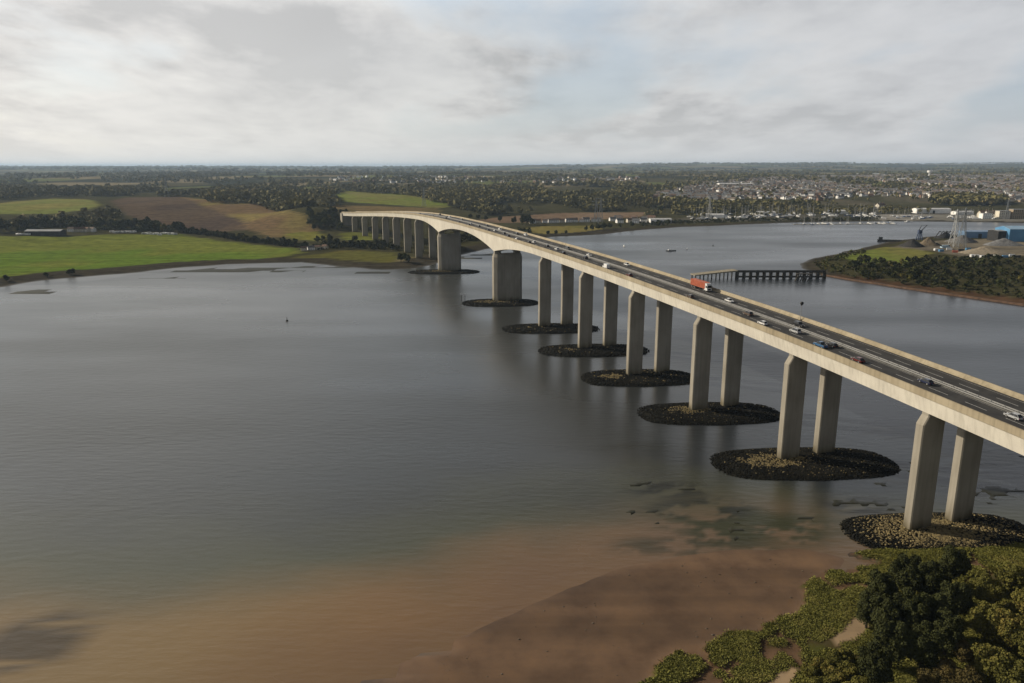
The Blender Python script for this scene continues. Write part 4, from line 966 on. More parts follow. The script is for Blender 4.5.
q = scatter(MUD, 420); hz = H(q[:, 0], q[:, 1]); V_, F_, o_ = [], [], 0
dmq = polydist(q[:, 0], q[:, 1], MUD); zz_ = -.035 + .1 * sst(dmq, 0, 7) + .05 * sst(dmq, 10, 40)
keep = (fbm(q[:, 0] * .06, q[:, 1] * .06, 3) > .5) & (zz_ > .05) & (hz < .1)
for (x, y), z in zip(q[keep], zz_[keep]):
    v, f = RP[RNG.integers(5)]; k_ = .08 + .22 * RNG.random() ** 3
    V_.append(v * k_ * np.array([1.3, 1, .6]) + np.array([x, y, z + .02])); F_.append(f + o_); o_ += len(v)
deb = np_mesh('mud_debris', np.concatenate(V_), np.concatenate(F_).ravel(), 3, [noisy('shells and stones', (.04, .03, .022), (.15, .125, .095), .4, .9)]); tag(deb, 'small stones and shells strewn over the wet brown mudflat', 'stones', kind='stuff')

# ------------------------------------------------------------------ houses and town
WALLS = [noisy('white render', (.72, .71, .68), (.86, .85, .82), .3, .8), noisy('cream render', (.55, .50, .41), (.68, .63, .52), .3, .8), noisy('red brick', (.19, .12, .09), (.27, .17, .12), .6, .9), noisy('buff brick', (.26, .2, .14), (.36, .29, .2), .6, .9)]
ROOFS = [noisy('brown tile', (.12, .095, .08), (.20, .16, .13), .8, .9), noisy('slate', (.10, .105, .11), (.17, .175, .18), .8, .8), noisy('red tile', (.11, .07, .05), (.17, .11, .08), .8, .9)]
def house_mesh(mb, w, d, e, r, ov=.4):
    mb.cur = 0; mb.box((0, 0, e / 2), (w, d, e))
    mb.add([(-w / 2, -d / 2, e), (-w / 2, d / 2, e), (-w / 2, 0, e + r)], [(0, 1, 2)]); mb.add([(w / 2, -d / 2, e), (w / 2, d / 2, e), (w / 2, 0, e + r)], [(0, 1, 2)])
    mb.cur = 1; k = r / (d / 2)
    for sg in (-1, 1):
        mb.add([(-w / 2 - ov, sg * (d / 2 + ov), e - k * ov + .05), (w / 2 + ov, sg * (d / 2 + ov), e - k * ov + .05), (w / 2 + ov, 0, e + r + .08), (-w / 2 - ov, 0, e + r + .08),
                (-w / 2 - ov, sg * (d / 2 + ov), e - k * ov + .28), (w / 2 + ov, sg * (d / 2 + ov), e - k * ov + .28), (w / 2 + ov, 0, e + r + .3), (-w / 2 - ov, 0, e + r + .3)],
               [(0, 1, 2, 3), (4, 5, 6, 7), (0, 1, 5, 4), (2, 3, 7, 6), (1, 2, 6, 5), (0, 3, 7, 4)])
def full_house(name, wi, ri, w=11, d=7.5, e=5.2, r=3.0):
    h_ = empty(name, (0, 0, -900)); mb = MB(); house_mesh(mb, w, d, e, r)
    wl = MB(); rf = MB()
    for f, m_ in zip(mb.f, mb.m): (wl if m_ == 0 else rf).add([mb.v[i] for i in f], [tuple(range(len(f)))])
    wl.build('wall', [WALLS[wi]], h_); ro = rf.build('roof', [ROOFS[ri]], h_)
    c = MB(); c.box((w * .3, 0, e + r + .3), (.9, .7, 1.6)); c.build('chimney', [WALLS[2]], ro)
    for sg in (-1, 1):
        for x in (-w * .3, 0, w * .3):
            for z in (1.5, 3.9):
                mb2 = MB(); mb2.box((x, sg * (d / 2 + .02), z), (1.3, .1, 1.2)); mb2.build('window', [M['glass']], h_)
    return h_
HP = [full_house('white_house', 0, 0), full_house('white_house', 0, 1, 13, 8), full_house('cream_house', 1, 2)]
HN = {id(h) for h in HP}
def put_house(px, py, label, group, sc=1.0, rz=None):
    p = hit1(px, py); src = HP[RNG.integers(3)]; rz = RNG.uniform(-.5, .5) if rz is None else rz; loc = (p.x, p.y, p.z - .1)
    if id(src) in HN:
        HN.discard(id(src)); src.location = loc; src.rotation_euler = (0, 0, rz); src.scale = (sc,) * 3; return tag(src, label, 'house', group)
    return dup(src, loc, rz, (sc,) * 3, label, group, 'house')
for k in range(12): put_house(532 + k * 6.0 + RNG.normal() * 1.0, 223.2 - k * .16, 'white house in the row between the brown field and the shore meadow', 'far shore row of houses', RNG.uniform(.8, 1.05), RNG.uniform(-.2, .3))
for k in range(12): put_house(608 + RNG.uniform(0, 44), 223.5 - RNG.uniform(0, 4), 'white house in the cluster below the twin pylons on the far shore', 'far shore cluster of houses', RNG.uniform(.9, 1.3))
for k in range(5): put_house(72 + k * 5 + RNG.normal(), 231.5, 'pale farmhouse among the copse trees left of the bridge', 'farm buildings', .8)
for k in range(4): put_house(304 + k * 7, 250.5 - k * .6, 'small pale cottage by the shore left of the bridge end', 'shore cottages', .65)
for px, py, rz in ((880, 209, .3), (983, 217.5, .1), (990, 217.8, .0)): put_house(px, py, 'large white gabled house on the far waterfront', 'waterfront houses', 1.7, rz)

# town: nearest 260 as single houses, the rest one mass
TH = []
for i, (wi, ri) in enumerate(((0, 0), (1, 0), (2, 0), (3, 1), (0, 1), (2, 2))):
    mb = MB(); house_mesh(mb, [11, 13, 18, 10, 22, 12][i], 7.8, [5.2, 5.4, 5.2, 5.0, 5.6, 5.2][i], 3.2)
    TH.append((mb, wi, ri))
townP = [(650, 197), (700, 184), (780, 178), (900, 175.5), (1060, 176), (1060, 203), (930, 199), (830, 203), (760, 199), (700, 203)]
q = scatter(townP, 7200)
cl = fbm(q[:, 0] * .004, q[:, 1] * .004, 3); q = q[cl > .38]
q2 = scatter([(330, 183), (640, 184), (640, 178), (330, 177)], 240); q = np.concatenate([q, q2])
q = q[rdist(q[:, 0], q[:, 1]) > 90]
q = q[np.argsort(q[:, 1] + np.abs(q[:, 0]) * .1)]
hzq = H(q[:, 0], q[:, 1])
tm = []
for i, (mb, wi, ri) in enumerate(TH):
    o = mb.build('town_house', [WALLS[wi], ROOFS[ri]]); o.location = (0, 0, -900); tm.append((o, mb))
first = set()
rowdir = lambda x, y: math.floor(fbm(np.array(x * .0025), np.array(y * .0025), 2) * 8) * .4
HL = ['white rendered house with a brown roof on the hillside town', 'cream house with a brown roof on the hillside town', 'red brick terrace with a brown roof on the hillside town', 'buff brick house with a slate roof on the hillside town', 'long white terrace with a slate roof on the hillside town', 'red brick house with a red tiled roof on the hillside town']
big = {'v': [], 'f': [], 'm': []}; off = 0
for n, (x, y) in enumerate(q):
    i = [0, 0, 1, 4, 3, 4, 5, 0, 2][RNG.integers(9)]; rz = rowdir(x, y) + RNG.normal() * .06 + (R(90) if RNG.random() < .45 else 0); o, mb = tm[i]; z = float(hzq[n]) - .2
    if n < 280:
        if i not in first: first.add(i); c = o
        else: c = o.copy(); COL.objects.link(c)
        c.location = (float(x), float(y), z); c.rotation_euler = (0, 0, rz); tag(c, HL[i], 'house', 'houses of the hillside town, kind %s' % ['white', 'cream', 'brick terrace', 'buff', 'white terrace', 'brick'][i])
    else:
        v = np.array(mb.v); cs, sn = math.cos(rz), math.sin(rz); k = 1.0 + max(0, (y - 2500) / 6000)
        big['v'].append(np.stack([(v[:, 0] * cs - v[:, 1] * sn) * k + x, (v[:, 0] * sn + v[:, 1] * cs) * k + y, v[:, 2] * k + z], 1))
        big['f'] += [[a_ + off for a_ in f] for f in mb.f]; big['m'] += [[(0, 2)[0] + [0, 1, 2, 3][TH[i][1]], 4 + TH[i][2]][m_] for m_ in mb.m]; off += len(v)
me = bpy.data.meshes.new('distant_town'); me.from_pydata(np.concatenate(big['v']).tolist(), [], big['f']); me.polygons.foreach_set('material_index', big['m'])
town = link_mesh('distant_town', me, None, WALLS + ROOFS); tag(town, 'mass of far houses covering the hills toward the horizon', 'town', kind='stuff')

# larger buildings
def shed(name, px, py, w, d, e, r, wallm, roofm, label, rz=0.0, cat='building', group=None):
    p = hit1(px, py); o = empty(name, (p.x, p.y, p.z - .1), rz, label, cat, group); mb = MB(); house_mesh(mb, w, d, e, r, .3); wl = MB(); rf = MB()
    for f, m_ in zip(mb.f, mb.m): (wl if m_ == 0 else rf).add([mb.v[i] for i in f], [tuple(range(len(f)))])
    wl.build('wall', [wallm], o); rf.build('roof', [roofm], o)
    dm_ = MB(); dm_.box((0, -d / 2 - .03, e * .35), (min(5, w * .25), .12, e * .7)); dm_.build('door', [M['dark_steel']], o); return o
pale_roof = noisy('pale sheet roof', (.45, .46, .46), (.6, .6, .6), .2, .6); black_clad = noisy('black cladding', (.014, .014, .015), (.03, .03, .03), .5, .8); grey_roof = noisy('grey sheet roof', (.22, .23, .24), (.33, .34, .35), .1, .6)
shed('long_barn', 46, 235, 50, 16, 6, 2.0, black_clad, grey_roof, 'long black barn with a grey roof behind the bright green field', .03, 'barn')
shed('warehouse', 931, 213, 75, 22, 9, 2, WALLS[0], pale_roof, 'long white warehouse behind the marina quay')
for px, py, w_, lb in ((735, 186, 130, 'long pale roofed school among the trees above the marina'), (866, 175, 160, 'pale industrial roof far off on the skyline above the town'), (910, 181, 120, 'white roofed block in the middle of the hillside town'), (1008, 176, 260, 'very long white roof near the right end of the skyline')):
    shed('large_building', px, py, w_, 40, 9, 2, WALLS[0], pale_roof, lb)
for n, (px, py, w_, d_, lb) in enumerate(((712, 217.5, 46, 16, 'leftmost long white boat shed among the laid up yachts'), (765, 215, 40, 16, 'pale boat shed behind the laid up yachts left of the white gabled house'), (836, 213.5, 50, 18, 'long pale workshop between the boatyard and the white gabled house'), (660, 222.5, 40, 14, 'low grey shed at the left end of the far boatyard'), (962, 214.5, 44, 16, 'low white shed right of the long white warehouse'))):
    shed('boat_shed', px, py, w_, d_, 6, 2, WALLS[0], pale_roof, lb, .1 * (n - 2))
def flats(px, py, w, d, h_, wm, label):
    p = hit1(px, py); o = empty('apartment_block', (p.x, p.y, p.z), 0, label, 'apartments', 'waterfront apartment blocks'); mb = MB(); mb.box((0, 0, h_ / 2), (w, d, h_)); mb.build('wall', [wm], o)
    mb = MB(); mb.box((0, 0, h_ + .3), (w + .8, d + .8, .6)); mb.build('roof', [grey_roof], o)
    for fl in range(int(h_ / 3)):
        for k in range(int(w / 4)):
            mb = MB(); mb.box((-w / 2 + 2 + k * 4, -d / 2 - .02, 1.6 + fl * 3), (1.8, .1, 1.4)); mb.build('window', [M['glass']], o)
flats(1002, 218.5, 22, 14, 15, WALLS[1], 'cream apartment block second from the right edge on the quay'); flats(1016, 218.5, 24, 14, 18, WALLS[3], 'tall buff apartment block at the right edge of the quay'); flats(985, 218.5, 18, 14, 10, WALLS[0], 'low white apartment block left of the cream one on the quay')
p = hit1(929, 178.5); o = empty('water_tower', (p.x, p.y, p.z), 0, 'pale water tower rising above the town skyline', 'water tower')
mb = MB(); mb.tube((0, 0, 0), (0, 0, 26), 5, 4, 12); mb.build('shaft', [WALLS[0]], o); mb = MB(); mb.tube((0, 0, 26), (0, 0, 30), 5, 12, 16); mb.tube((0, 0, 30), (0, 0, 40), 12, 12, 16); mb.build('tank', [WALLS[0]], o)

# caravans and parked vehicles by the farm
cm = MB(); cm.prism([(-3.2, .5), (-3.2, 2.3), (-2.6, 2.75), (2.6, 2.75), (3.2, 2.2), (3.2, .5)], -1.15, 1.15); 
cv = empty('caravan', (0, 0, -900)); cm.build('body', [M['white_paint']], cv, bevel=.08); mb = MB(); mb.box((0, -1.16, 1.8), (3.6, .05, .7)); mb.box((0, 1.16, 1.8), (3.6, .05, .7)); mb.build('window', [M['glass']], cv)
mb = MB(); mb.tube((0, -1.1, .35), (0, -.85, .35), .35, n=10); mb.build('wheel', [M['rubber']], cv); mb = MB(); mb.tube((0, .85, .35), (0, 1.1, .35), .35, n=10); mb.build('wheel', [M['rubber']], cv)
spots = [(18 + k * 2.6, 235.2) for k in range(5)] + [(112 + k * 2.5, 232.8 + RNG.normal() * .2) for k in range(10)] + [(144 + k * 2.6, 234.4 + RNG.normal() * .3) for k in range(13)]
for n, (px, py) in enumerate(spots):
    p = hit1(px, py); lb = 'white caravan parked left of the black barn' if n < 5 else ('white caravan in the row behind the back hedge of the green field' if n < 15 else 'white caravan at the near end of the farm copse beside the green field')
    gp = 'caravans by the barn' if n < 5 else ('caravan row' if n < 15 else 'caravans by the copse'); rz = RNG.uniform(-.6, .6)
    if n == 0: cv.location = p; cv.rotation_euler = (0, 0, rz); tag(cv, lb, 'caravan', gp)
    else: dup(cv, p, rz, None, lb, gp, 'caravan')

# ------------------------------------------------------------------ boats
hullw = [noisy('white hull', (.62, .62, .6), (.78, .78, .76), .5, .4), noisy('blue hull', (.03, .06, .14), (.05, .09, .18), .5, .4)]
def yacht(name, hm, ln=10, mast=13):
    o = empty(name, (0, 0, -900)); st_ = [(-.5, .28, .9), (-.25, .42, .95), (.1, .45, 1.0), (.35, .28, 1.1), (.5, .02, 1.25)]; vs = []; 
    for t_, w_, z_ in st_: x = t_ * ln; w_ *= ln * .34; vs += [(x, -w_, z_), (x, w_, z_), (x, w_ * .55, -.2), (x, -w_ * .55, -.2)]
    fs = []
    for k in range(4):
        for a_ in range(4): fs.append((k * 4 + a_, k * 4 + (a_ + 1) % 4, (k + 1) * 4 + (a_ + 1) % 4, (k + 1) * 4 + a_))
    fs += [(0, 1, 2, 3), (16, 17, 18, 19)]
    mb = MB(); mb.add(vs, fs); mb.build('hull', [hm], o)
    mb = MB(); mb.prism([(-ln * .15, .95), (-ln * .12, 1.6), (ln * .12, 1.5), (ln * .22, 1.0)], -ln * .09, ln * .09); mb.build('cabin', [M['white_paint']], o)
    mb = MB(); mb.tube((ln * .08, 0, 1), (ln * .08, 0, mast), .22, .16, 6); mb.bar((ln * .08, 0, 2.2), (-ln * .35, 0, 2.3), .3); mb.bar((ln * .08, -1, mast * .6), (ln * .08, 1, mast * .6), .1); mb.build('mast', [M['galv']], o); return o
YP = [yacht('white_yacht', hullw[0]), yacht('blue_yacht', hullw[1], 11, 14.5)]; YN = set()
def put_boat(i, px, py, label, group, sc=1.0, on_land=False, rz=None):
    src = YP[i]
    if on_land: p = hit1(px, py); loc = (p.x, p.y, p.z + .8)
    else: g_ = gnd(px, py); loc = (float(g_[0]), float(g_[1]), 0.02)
    rz = RNG.random() * 6.28 if rz is None else rz
    if i not in YN: YN.add(i); src.location = loc; src.rotation_euler = (0, 0, rz); src.scale = (sc,) * 3; return tag(src, label, 'yacht', group)
    return dup(src, loc, rz, (sc,) * 3, label, group, 'yacht')
for k in range(85):
    px = RNG.uniform(690, 878); i = int(RNG.random() < .3); py = np.interp(px, [690, 740, 800, 872], [220.5, 219.0, 218.0, 217.5]) - RNG.uniform(0, 4.5)
    put_boat(i, px, py, ('white' if i == 0 else 'blue') + ' hulled yacht laid up ashore in the boatyard on the far bank', 'yachts ashore on the far bank', RNG.uniform(1.2, 1.9), True)
for k in range(34):
    px = RNG.uniform(800, 905); i = int(RNG.random() < .3); put_boat(i, px, np.interp(px, [800, 905], [224.2, 223.2]) + RNG.uniform(-.6, .6), ('white' if i == 0 else 'blue') + ' hulled yacht afloat at the marina pontoons', 'yachts at the marina pontoons', RNG.uniform(.9, 1.3), rz=R(90) + RNG.normal() * .1)
for k in range(44):
    px = RNG.uniform(880, 1005); i = int(RNG.random() < .2); put_boat(i, px, RNG.uniform(216.2, 219.6), ('white' if i == 0 else 'blue') + ' hulled yacht standing ashore on the pale quay by the warehouse', 'yachts ashore on the quay', RNG.uniform(1.0, 1.5), True)
# pontoons
pont = []
for k in range(4):
    a_ = gnd(806 + k * 26, 224.6 - k * .2); o = empty('pontoon', (float(a_[0]), float(a_[1]), 0), 0, 'low grey floating pontoon with finger berths in the marina', 'pontoon', 'marina pontoons'); mb = MB(); mb.box((0, 0, .3), (46, 2.4, .6)); mb.build('walkway', [M['pale_timber']], o)
    mb = MB()
    for j in range(8): mb.box((-20 + j * 5.7, 5.2, .3), (1, 8, .5))
    mb.build('fingers', [M['pale_timber']], o)
# small boats moored midstream
def dinghy(px, py, ln, m_, label, rz):
    g_ = gnd(px, py); o = empty('moored_boat', (float(g_[0]), float(g_[1]), 0), rz, label, 'boat'); vs = []
    for t_, w_, z_ in [(-.5, .12, .8), (-.25, .15, .8), (.1, .16, .9), (.35, .10, 1.05), (.5, .01, 1.25)]: x = t_ * ln; w_ *= ln; vs += [(x, -w_, z_), (x, w_, z_), (x, w_ * .6, -.2), (x, -w_ * .6, -.2)]
    fs = [(k * 4 + a_, k * 4 + (a_ + 1) % 4, (k + 1) * 4 + (a_ + 1) % 4, (k + 1) * 4 + a_) for k in range(4) for a_ in range(4)] + [(0, 1, 2, 3), (16, 17, 18, 19)]
    mb = MB(); mb.add(vs, fs); mb.build('hull', [m_], o); mb = MB(); mb.prism([(-ln * .3, .85), (-ln * .28, 2.2), (-ln * .02, 2.2), (ln * .06, .9)], -ln * .08, ln * .08); mb.build('cabin', [M['white_paint']], o)
dinghy(671, 251, 13, M['dark_steel'], 'dark low workboat moored midstream right of the bridge', R(8)); dinghy(687, 249.3, 5.5, hullw[0], 'small white boat just right of the dark workboat', R(70)); dinghy(624, 246.5, 7, hullw[0], 'small white boat moored midstream close behind the bridge', R(100))
dinghy(909, 221.9, 16, hullw[0], 'white motor cruiser under way by the marina', R(5))
def buoy(px, py, sc, c, label, cat='buoy'):
    g_ = gnd(px, py); o = empty('buoy', (float(g_[0]), float(g_[1]), 0), 0, label, cat); mb = MB(); mb.tube((0, 0, -.2), (0, 0, .8 * sc), 1.1 * sc, 1.0 * sc, 12); mb.tube((0, 0, .8 * sc), (0, 0, 1.1 * sc), 1.0 * sc, .3 * sc, 12); mb.build('float', [c], o)
    mb = MB(); mb.tube((0, 0, 1.0 * sc), (0, 0, 2.9 * sc), .25 * sc, .12 * sc, 6); mb.box((0, 0, 2.9 * sc), (.6 * sc, .6 * sc, .5 * sc)); mb.build('topmark', [c], o)
buoy(287, 321, .8, M['dark_steel'], 'small dark buoy alone in open water left of the bridge'); buoy(713, 246, .9, M['dark_steel'], 'small dark buoy midstream right of the moored boats'); buoy(728, 306, .7, M['dark_steel'], 'small dark buoy in the water between bridge and jetty')
for n, (px, py) in enumerate(((461.5, 301.5), (465, 302.5))):
    g_ = gnd(px, py); o = empty('channel_marker', (float(g_[0]), float(g_[1]), 0), 0, 'slim white post marking the %s corner of the main pier rock island' % ('far left', 'near left')[n], 'marker post'); mb = MB(); mb.tube((0, 0, -1), (0, 0, 5.6), .22, .18, 8); mb.build('post', [M['dark_steel']], o)
    mb = MB(); mb.box((0, 0, 6.1), (1.3, .25, 1.4)); mb.build('board', [M['white_paint']], o)

# ------------------------------------------------------------------ jetty
A = gnd(737, 278.3); B = gnd(824, 278.3); dv = B - A; ln = float(np.hypot(*dv)); ja = math.atan2(dv[1], dv[0])
jet = empty('timber_jetty', (float(A[0]), float(A[1]), 0), ja, 'long dark timber trestle jetty reaching from the peninsula toward the bridge', 'jetty')
mb = MB(); mb.box((ln / 2, 0, 6.6), (ln, 5, 1.5)); mb.box((ln / 2, -2.5, 7.7), (ln, .15, .7)); mb.build('deck', [M['timber']], jet)
mb = MB(); mb.box((ln / 2, -2.3, 1.9), (ln, .5, 1.7)); mb.build('waling', [M['timber']], jet)
for k in range(14):
    x = k * ln / 13
    for y in (-2.1, 2.1):
        mb = MB(); mb.tube((x, y, -2), (x, y, 5.9), 1.0, .95, 8); mb.build('pile', [M['timber']], jet)
# sloping ramp to the left
C1 = gnd(694, 279.5); dv = A - C1; ln2 = float(np.hypot(*dv)); ra = math.atan2(dv[1], dv[0])
ramp = empty('loading_ramp', (float(C1[0]), float(C1[1]), 0), ra, 'pale topped sloping landing stage on timber piles left of the dark jetty', 'landing stage')
mb = MB(); mb.hexa([(0, -2, 3.6), (ln2 - .5, -2, 6.6), (ln2 - .5, 9, 6.6), (0, 9, 3.6), (0, -2, 4.5), (ln2 - .5, -2, 7.9), (ln2 - .5, 9, 7.9), (0, 9, 4.5)]); mb.build('deck', [M['pale_timber']], ramp)
for k in range(6):
    for y in (-1, 7):
        mb = MB(); x = 1 + k * (ln2 - 3) / 5; mb.tube((x, y, -2), (x, y, 3.4 + 2.9 * x / ln2), .6, .6, 7); mb.build('pile', [M['timber']], ramp)
g_ = gnd(801, 281); dol = empty('mooring_dolphin', (float(g_[0]), float(g_[1]), 0), ja, 'dark sloping timber dolphin where the jetty meets the peninsula', 'dolphin')
mb = MB()
for k in range(6): mb.bar((-7 + k * 2.4, -2, -1), (-2 + k * 2.2, 1, 6.5), .6)
mb.build('piles', [M['timber']], dol); mb = MB(); mb.box((3, 1, 6.6), (14, 3, .7)); mb.build('cap', [M['timber']], dol)

# ------------------------------------------------------------------ dock peninsula
def heap(px, py, rx, ry, h_, m_, label):
    p = hit1(px, py); n, k = 40, 9; vs = [(0, 0, h_)]; r = random.Random(int(px))
    for j in range(1, k + 1):
        f = j / k
        for i in range(n):
            a_ = 2 * math.pi * i / n; w_ = 1 + .10 * math.sin(3 * a_ + px) + .05 * r.uniform(-1, 1); vs.append((rx * f * w_ * math.cos(a_), ry * f * w_ * math.sin(a_), h_ * max(0, (1 - f)) * (1 + .12 * r.uniform(-1, 1)) - (.6 if j == k else 0)))
    fs = [(0, 1 + i, 1 + (i + 1) % n) for i in range(n)] + [(1 + j * n + i, 1 + (j + 1) * n + i, 1 + (j + 1) * n + (i + 1) % n, 1 + j * n + (i + 1) % n) for j in range(k - 1) for i in range(n)]
    mb = MB(); mb.add(vs, fs); o = mb.build('aggregate_heap', [m_], None, smooth=True); o.location = p; tag(o, label, 'heap')
heap(912, 246.5, 16, 14, 9.5, noisy('dark aggregate', (.018, .017, .016), (.04, .038, .035), .5, .95), 'black aggregate heap nearest the dockside crane')
heap(928, 245, 13, 12, 10.5, noisy('brown aggregate', (.11, .085, .055), (.17, .135, .09), .5, .95), 'brown sand heap just right of the black heap')
heap(985, 253, 30, 22, 8, noisy('pale sand', (.20, .17, .125), (.29, .245, .18), .4, .95), 'large pale sand heap in front of the grey heap')
heap(1003, 245, 26, 18, 9, noisy('grey gravel', (.12, .12, .12), (.2, .2, .2), .4, .95), 'grey gravel heap in front of the blue warehouse')
heap(962, 242, 22, 16, 9.5, noisy('dull gravel', (.10, .095, .09), (.17, .16, .15), .4, .95), 'dull brown gravel heap behind the blue machinery')
heap(945, 238, 14, 10, 9, noisy('coal', (.016, .016, .017), (.035, .035, .036), .5, .95), 'dark heap under the conveyor on the quay')
shed('dock_warehouse', 1022, 240.5, 62, 30, 17, 3.5, M['blue_steel'], noisy('pale blue roof', (.22, .36, .50), (.30, .44, .58), .2, .5), 'bright blue dock warehouse at the right edge of the peninsula', .06, 'warehouse')
shed('blue_shed', 976, 237.5, 44, 18, 9, 1.5, noisy('pale blue cladding', (.12, .20, .32), (.16, .26, .40), .15, .5), noisy('grey blue roof', (.16, .24, .36), (.22, .31, .44), .2, .5), 'long low pale blue shed behind the dull brown gravel heap', 0.0, 'shed')
shed('dock_shed', 996, 240.5, 12, 22, 14, 1, black_clad, grey_roof, 'tall black shed against the left end of the blue warehouse', .06, 'shed')
p = hit1(919, 240); cr = empty('dockside_crane', p, 0, 'dark slewing crane standing on the dock by the black heap', 'crane')
mb = MB()
for a_, b_ in ((-3, -3), (3, -3), (3, 3), (-3, 3)): mb.bar((a_, b_, 0), (a_ * .5, b_ * .5, 10), 1.0)
mb.build('portal', [noisy('crane blue', (.03, .05, .10), (.05, .08, .15), 1, .6)], cr); mb = MB(); mb.box((0, 0, 12), (5, 4, 4)); mb.build('machine_house', [noisy('crane navy', (.03, .045, .09), (.05, .07, .13), 1, .6)], cr); mb = MB(); mb.bar((1.5, 0, 13), (9, 0, 21), 1.1, .6); mb.bar((-1.5, 0, 14), (1, 0, 20), .7); mb.bar((1, 0, 20), (9, 0, 21), .3); mb.build('jib', [M['dark_steel']], cr)
p = hit1(944, 249); o = empty('screening_plant', p, .2, 'light blue and white screening machine on the sandy yard', 'machinery'); mb = MB(); mb.box((0, 0, 3.2), (9, 4, 3.5)); mb.box((6, 0, 1.6), (5, 3, 2.5)); mb.build('hopper', [noisy('pale blue paint', (.3, .42, .5), (.42, .52, .6), .5, .5)], o, bevel=.1)
mb = MB(); mb.bar((-2, 0, 3), (-13, 0, 8), 1.4); mb.build('conveyor', [M['dark_steel']], o); mb = MB()
for x in (-3, 3): 
    for y in (-1.5, 1.5): mb.bar((x, y, 0), (x, y, 2), .5)
mb.build('legs', [M['dark_steel']], o)
p = hit1(940, 238); o = empty('conveyor_frame', p, .1, 'row of dark slanting conveyor frames on the quay left of the pylons', 'conveyor')
for k in range(5): mb = MB(); mb.bar((-8 + k * 5.5, 0, 0), (-2 + k * 5.5, 0, 10), .9); mb.bar((-2 + k * 5.5, 0, 10), (1 + k * 5.5, 0, 8.5), .9); mb.build('gantry', [M['dark_steel']], o)
g_ = gnd(889, 241.5); o = empty('barge', (float(g_[0]), float(g_[1]), 0), R(-25), 'dark flat barge moored at the tip of the dock quay', 'barge'); mb = MB(); mb.hexa([(-15, -4, -.5), (13, -4, -.5), (13, 4, -.5), (-15, 4, -.5), (-15, -4.2, 2.4), (16, -4.2, 2.8), (16, 4.2, 2.8), (-15, 4.2, 2.4)]); mb.build('hull', [M['dark_steel']], o); mb = MB(); mb.box((-11, 0, 4.2), (5, 5, 3.6)); mb.build('wheelhouse', [M['dark_steel']], o)
def skip_box(px, py, m_, label):
    p = hit1(px, py); o = empty('storage_container', p, RNG.uniform(-.5, .5), label, 'container', 'containers on the dock yard'); b_ = MB(); b_.box((0, 0, 1.35), (6.1, 2.44, 2.5))
    for k in range(15):
        for sg in (-1, 1): b_.box((-2.8 + k * .4, sg * 1.24, 1.35), (.2, .06, 2.2))
    b_.build('shell', [m_], o); d_ = MB(); d_.box((3.07, -.6, 1.35), (.06, 1.1, 2.2)); d_.box((3.07, .6, 1.35), (.06, 1.1, 2.2)); d_.build('doors', [m_], o)
for px, py, m_, nm in ((936, 250.5, 'white_paint', 'white'), (941, 251.5, 'blue_steel', 'blue'), (949, 250, 'white_paint', 'white'), (955, 252.5, 'orange_paint', 'rust orange'), (961, 251, 'dark_steel', 'dark'), (968, 250, 'blue_steel', 'blue'), (990, 256.5, 'dark_steel', 'dark'), (996, 257, 'white_paint', 'white'), (1005, 257.5, 'blue_steel', 'blue'), (1012, 256.5, 'white_paint', 'white'), (1018, 257.5, 'dark_steel', 'dark'), (947, 247, 'dark_steel', 'dark')):
    skip_box(px, py, M[m_], nm + ' storage container standing among the heaps on the dock yard')
for n, px in enumerate((972, 977, 982)):
    p = hit1(px, 257 + n * .4); o = empty('site_cabin', p, .3, ['white site cabin, leftmost of three below the pale sand heap', 'white site cabin, middle of three below the pale sand heap', 'white site cabin, rightmost of three below the pale sand heap'][n], 'cabin', 'site cabins'); mb = MB(); mb.box((0, 0, 1.6), (5, 2.6, 2.8)); mb.build('shell', [M['white_paint']], o, bevel=.06); mb = MB(); mb.box((0, -1.32, 1.9), (1.6, .06, .9)); mb.build('window', [M['glass']], o)
# sheet pile wall along the peninsula shore
P = [gnd(*p) for p in ((822, 275.2), (850, 280.3), (900, 288), (950, 295.2), (1024, 305.8), (1100, 316.5))]
mb = MB()
for a_, b_ in zip(P[:-1], P[1:]): mb.bar((a_[0], a_[1], .5), (b_[0], b_[1], .5), 1.7)
o = mb.build('shore_wall', [noisy('rusty stone wall', (.065, .038, .024), (.13, .078, .048), .3, .9)]); tag(o, 'rusty reddish stone wall along the near shore of the dock peninsula', 'wall')

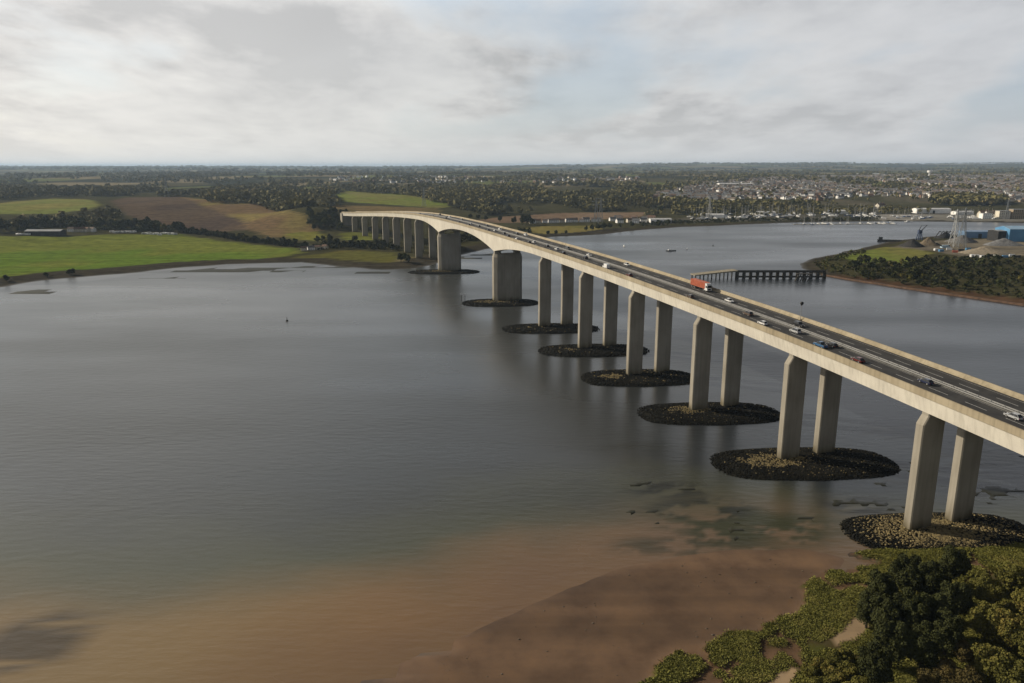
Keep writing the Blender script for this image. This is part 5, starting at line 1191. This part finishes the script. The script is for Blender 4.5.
# ------------------------------------------------------------------ pylons
def pylon(hh_):
    o = empty('lattice_pylon', (0, 0, -900)); mb = MB(); lv = [0, .22, .42, .6, .75, .87, 1.0]; wd = [4.2, 3.2, 2.4, 1.7, 1.2, 1.0, .25]
    for k in range(6):
        z0, z1, w0, w1 = lv[k] * hh_, lv[k + 1] * hh_, wd[k], wd[k + 1]; c0 = [(-w0, -w0), (w0, -w0), (w0, w0), (-w0, w0)]; c1 = [(-w1, -w1), (w1, -w1), (w1, w1), (-w1, w1)]
        for j in range(4):
            mb.bar((*c0[j], z0), (*c1[j], z1), .46); mb.bar((*c0[j], z0), (*c1[(j + 1) % 4], z1), .2); mb.bar((*c0[(j + 1) % 4], z0), (*c1[j], z1), .2); mb.bar((*c1[j], z1), (*c1[(j + 1) % 4], z1), .2)
    mb.build('tower', [M['pylon']], o); 
    for z, w_ in ((.72, 7), (.84, 8.5), (.95, 6)):
        mb = MB(); mb.bar((-w_, 0, z * hh_), (w_, 0, z * hh_), .35); mb.bar((-w_, 0, z * hh_), (0, 0, z * hh_ + 2), .25); mb.bar((w_, 0, z * hh_), (0, 0, z * hh_ + 2), .25); mb.build('cross_arm', [M['pylon']], o)
    return o
PY = pylon(46)
for n, (px, py, sc, lb, gp) in enumerate(((596, 223, 1.0, 'left one of two pylons on the far shore behind the bridge', 'far shore pylons'), (600.5, 223, 1.0, 'right one of two pylons on the far shore behind the bridge', 'far shore pylons'),
        (953, 247, 1.05, 'left one of the twin pylons in the dock yard', 'dock pylons'), (961, 247.5, 1.1, 'right one of the twin pylons in the dock yard', 'dock pylons'), (424, 206, .9, 'grey pylon on the far green hill behind the bridge deck', None), (167, 197, 1.2, 'grey pylon at the top edge of the ploughed field', None), (709, 219, .9, 'grey pylon in the boatyard on the far bank', None), (1006, 219, .8, 'grey pylon behind the quay apartment blocks', None))):
    p = hit1(px, py); rz = RNG.uniform(-.4, .4)
    if n == 0: PY.location = p; PY.rotation_euler = (0, 0, rz); tag(PY, lb, 'pylon', gp)
    else: dup(PY, p, rz, (sc,) * 3, lb, gp, 'pylon')

# any prototype never placed is removed with its parts
for o in list(bpy.data.objects):
    if o.parent is None and o.location.z < -400:
        for c in kids(o):
            for g_ in kids(c): bpy.data.objects.remove(g_)
            bpy.data.objects.remove(c)
        bpy.data.objects.remove(o)

# ------------------------------------------------------------------ haze
mb = MB(); mb.box((0, 21500, 92), (64000, 52000, 198)); hz_o = mb.build('haze', []); tag(hz_o, kind='stuff')
m = bpy.data.materials.new('air'); m.use_nodes = True; t = m.node_tree; t.nodes.clear()
ou = t.nodes.new('ShaderNodeOutputMaterial'); pv = t.nodes.new('ShaderNodeVolumePrincipled'); t.links.new(pv.outputs[0], ou.inputs['Volume'])
pv.inputs['Color'].default_value = (.58, .77, 1.0, 1); pv.inputs['Density'].default_value = 4.5e-5; pv.inputs['Anisotropy'].default_value = .2
hz_o.data.materials.append(m)
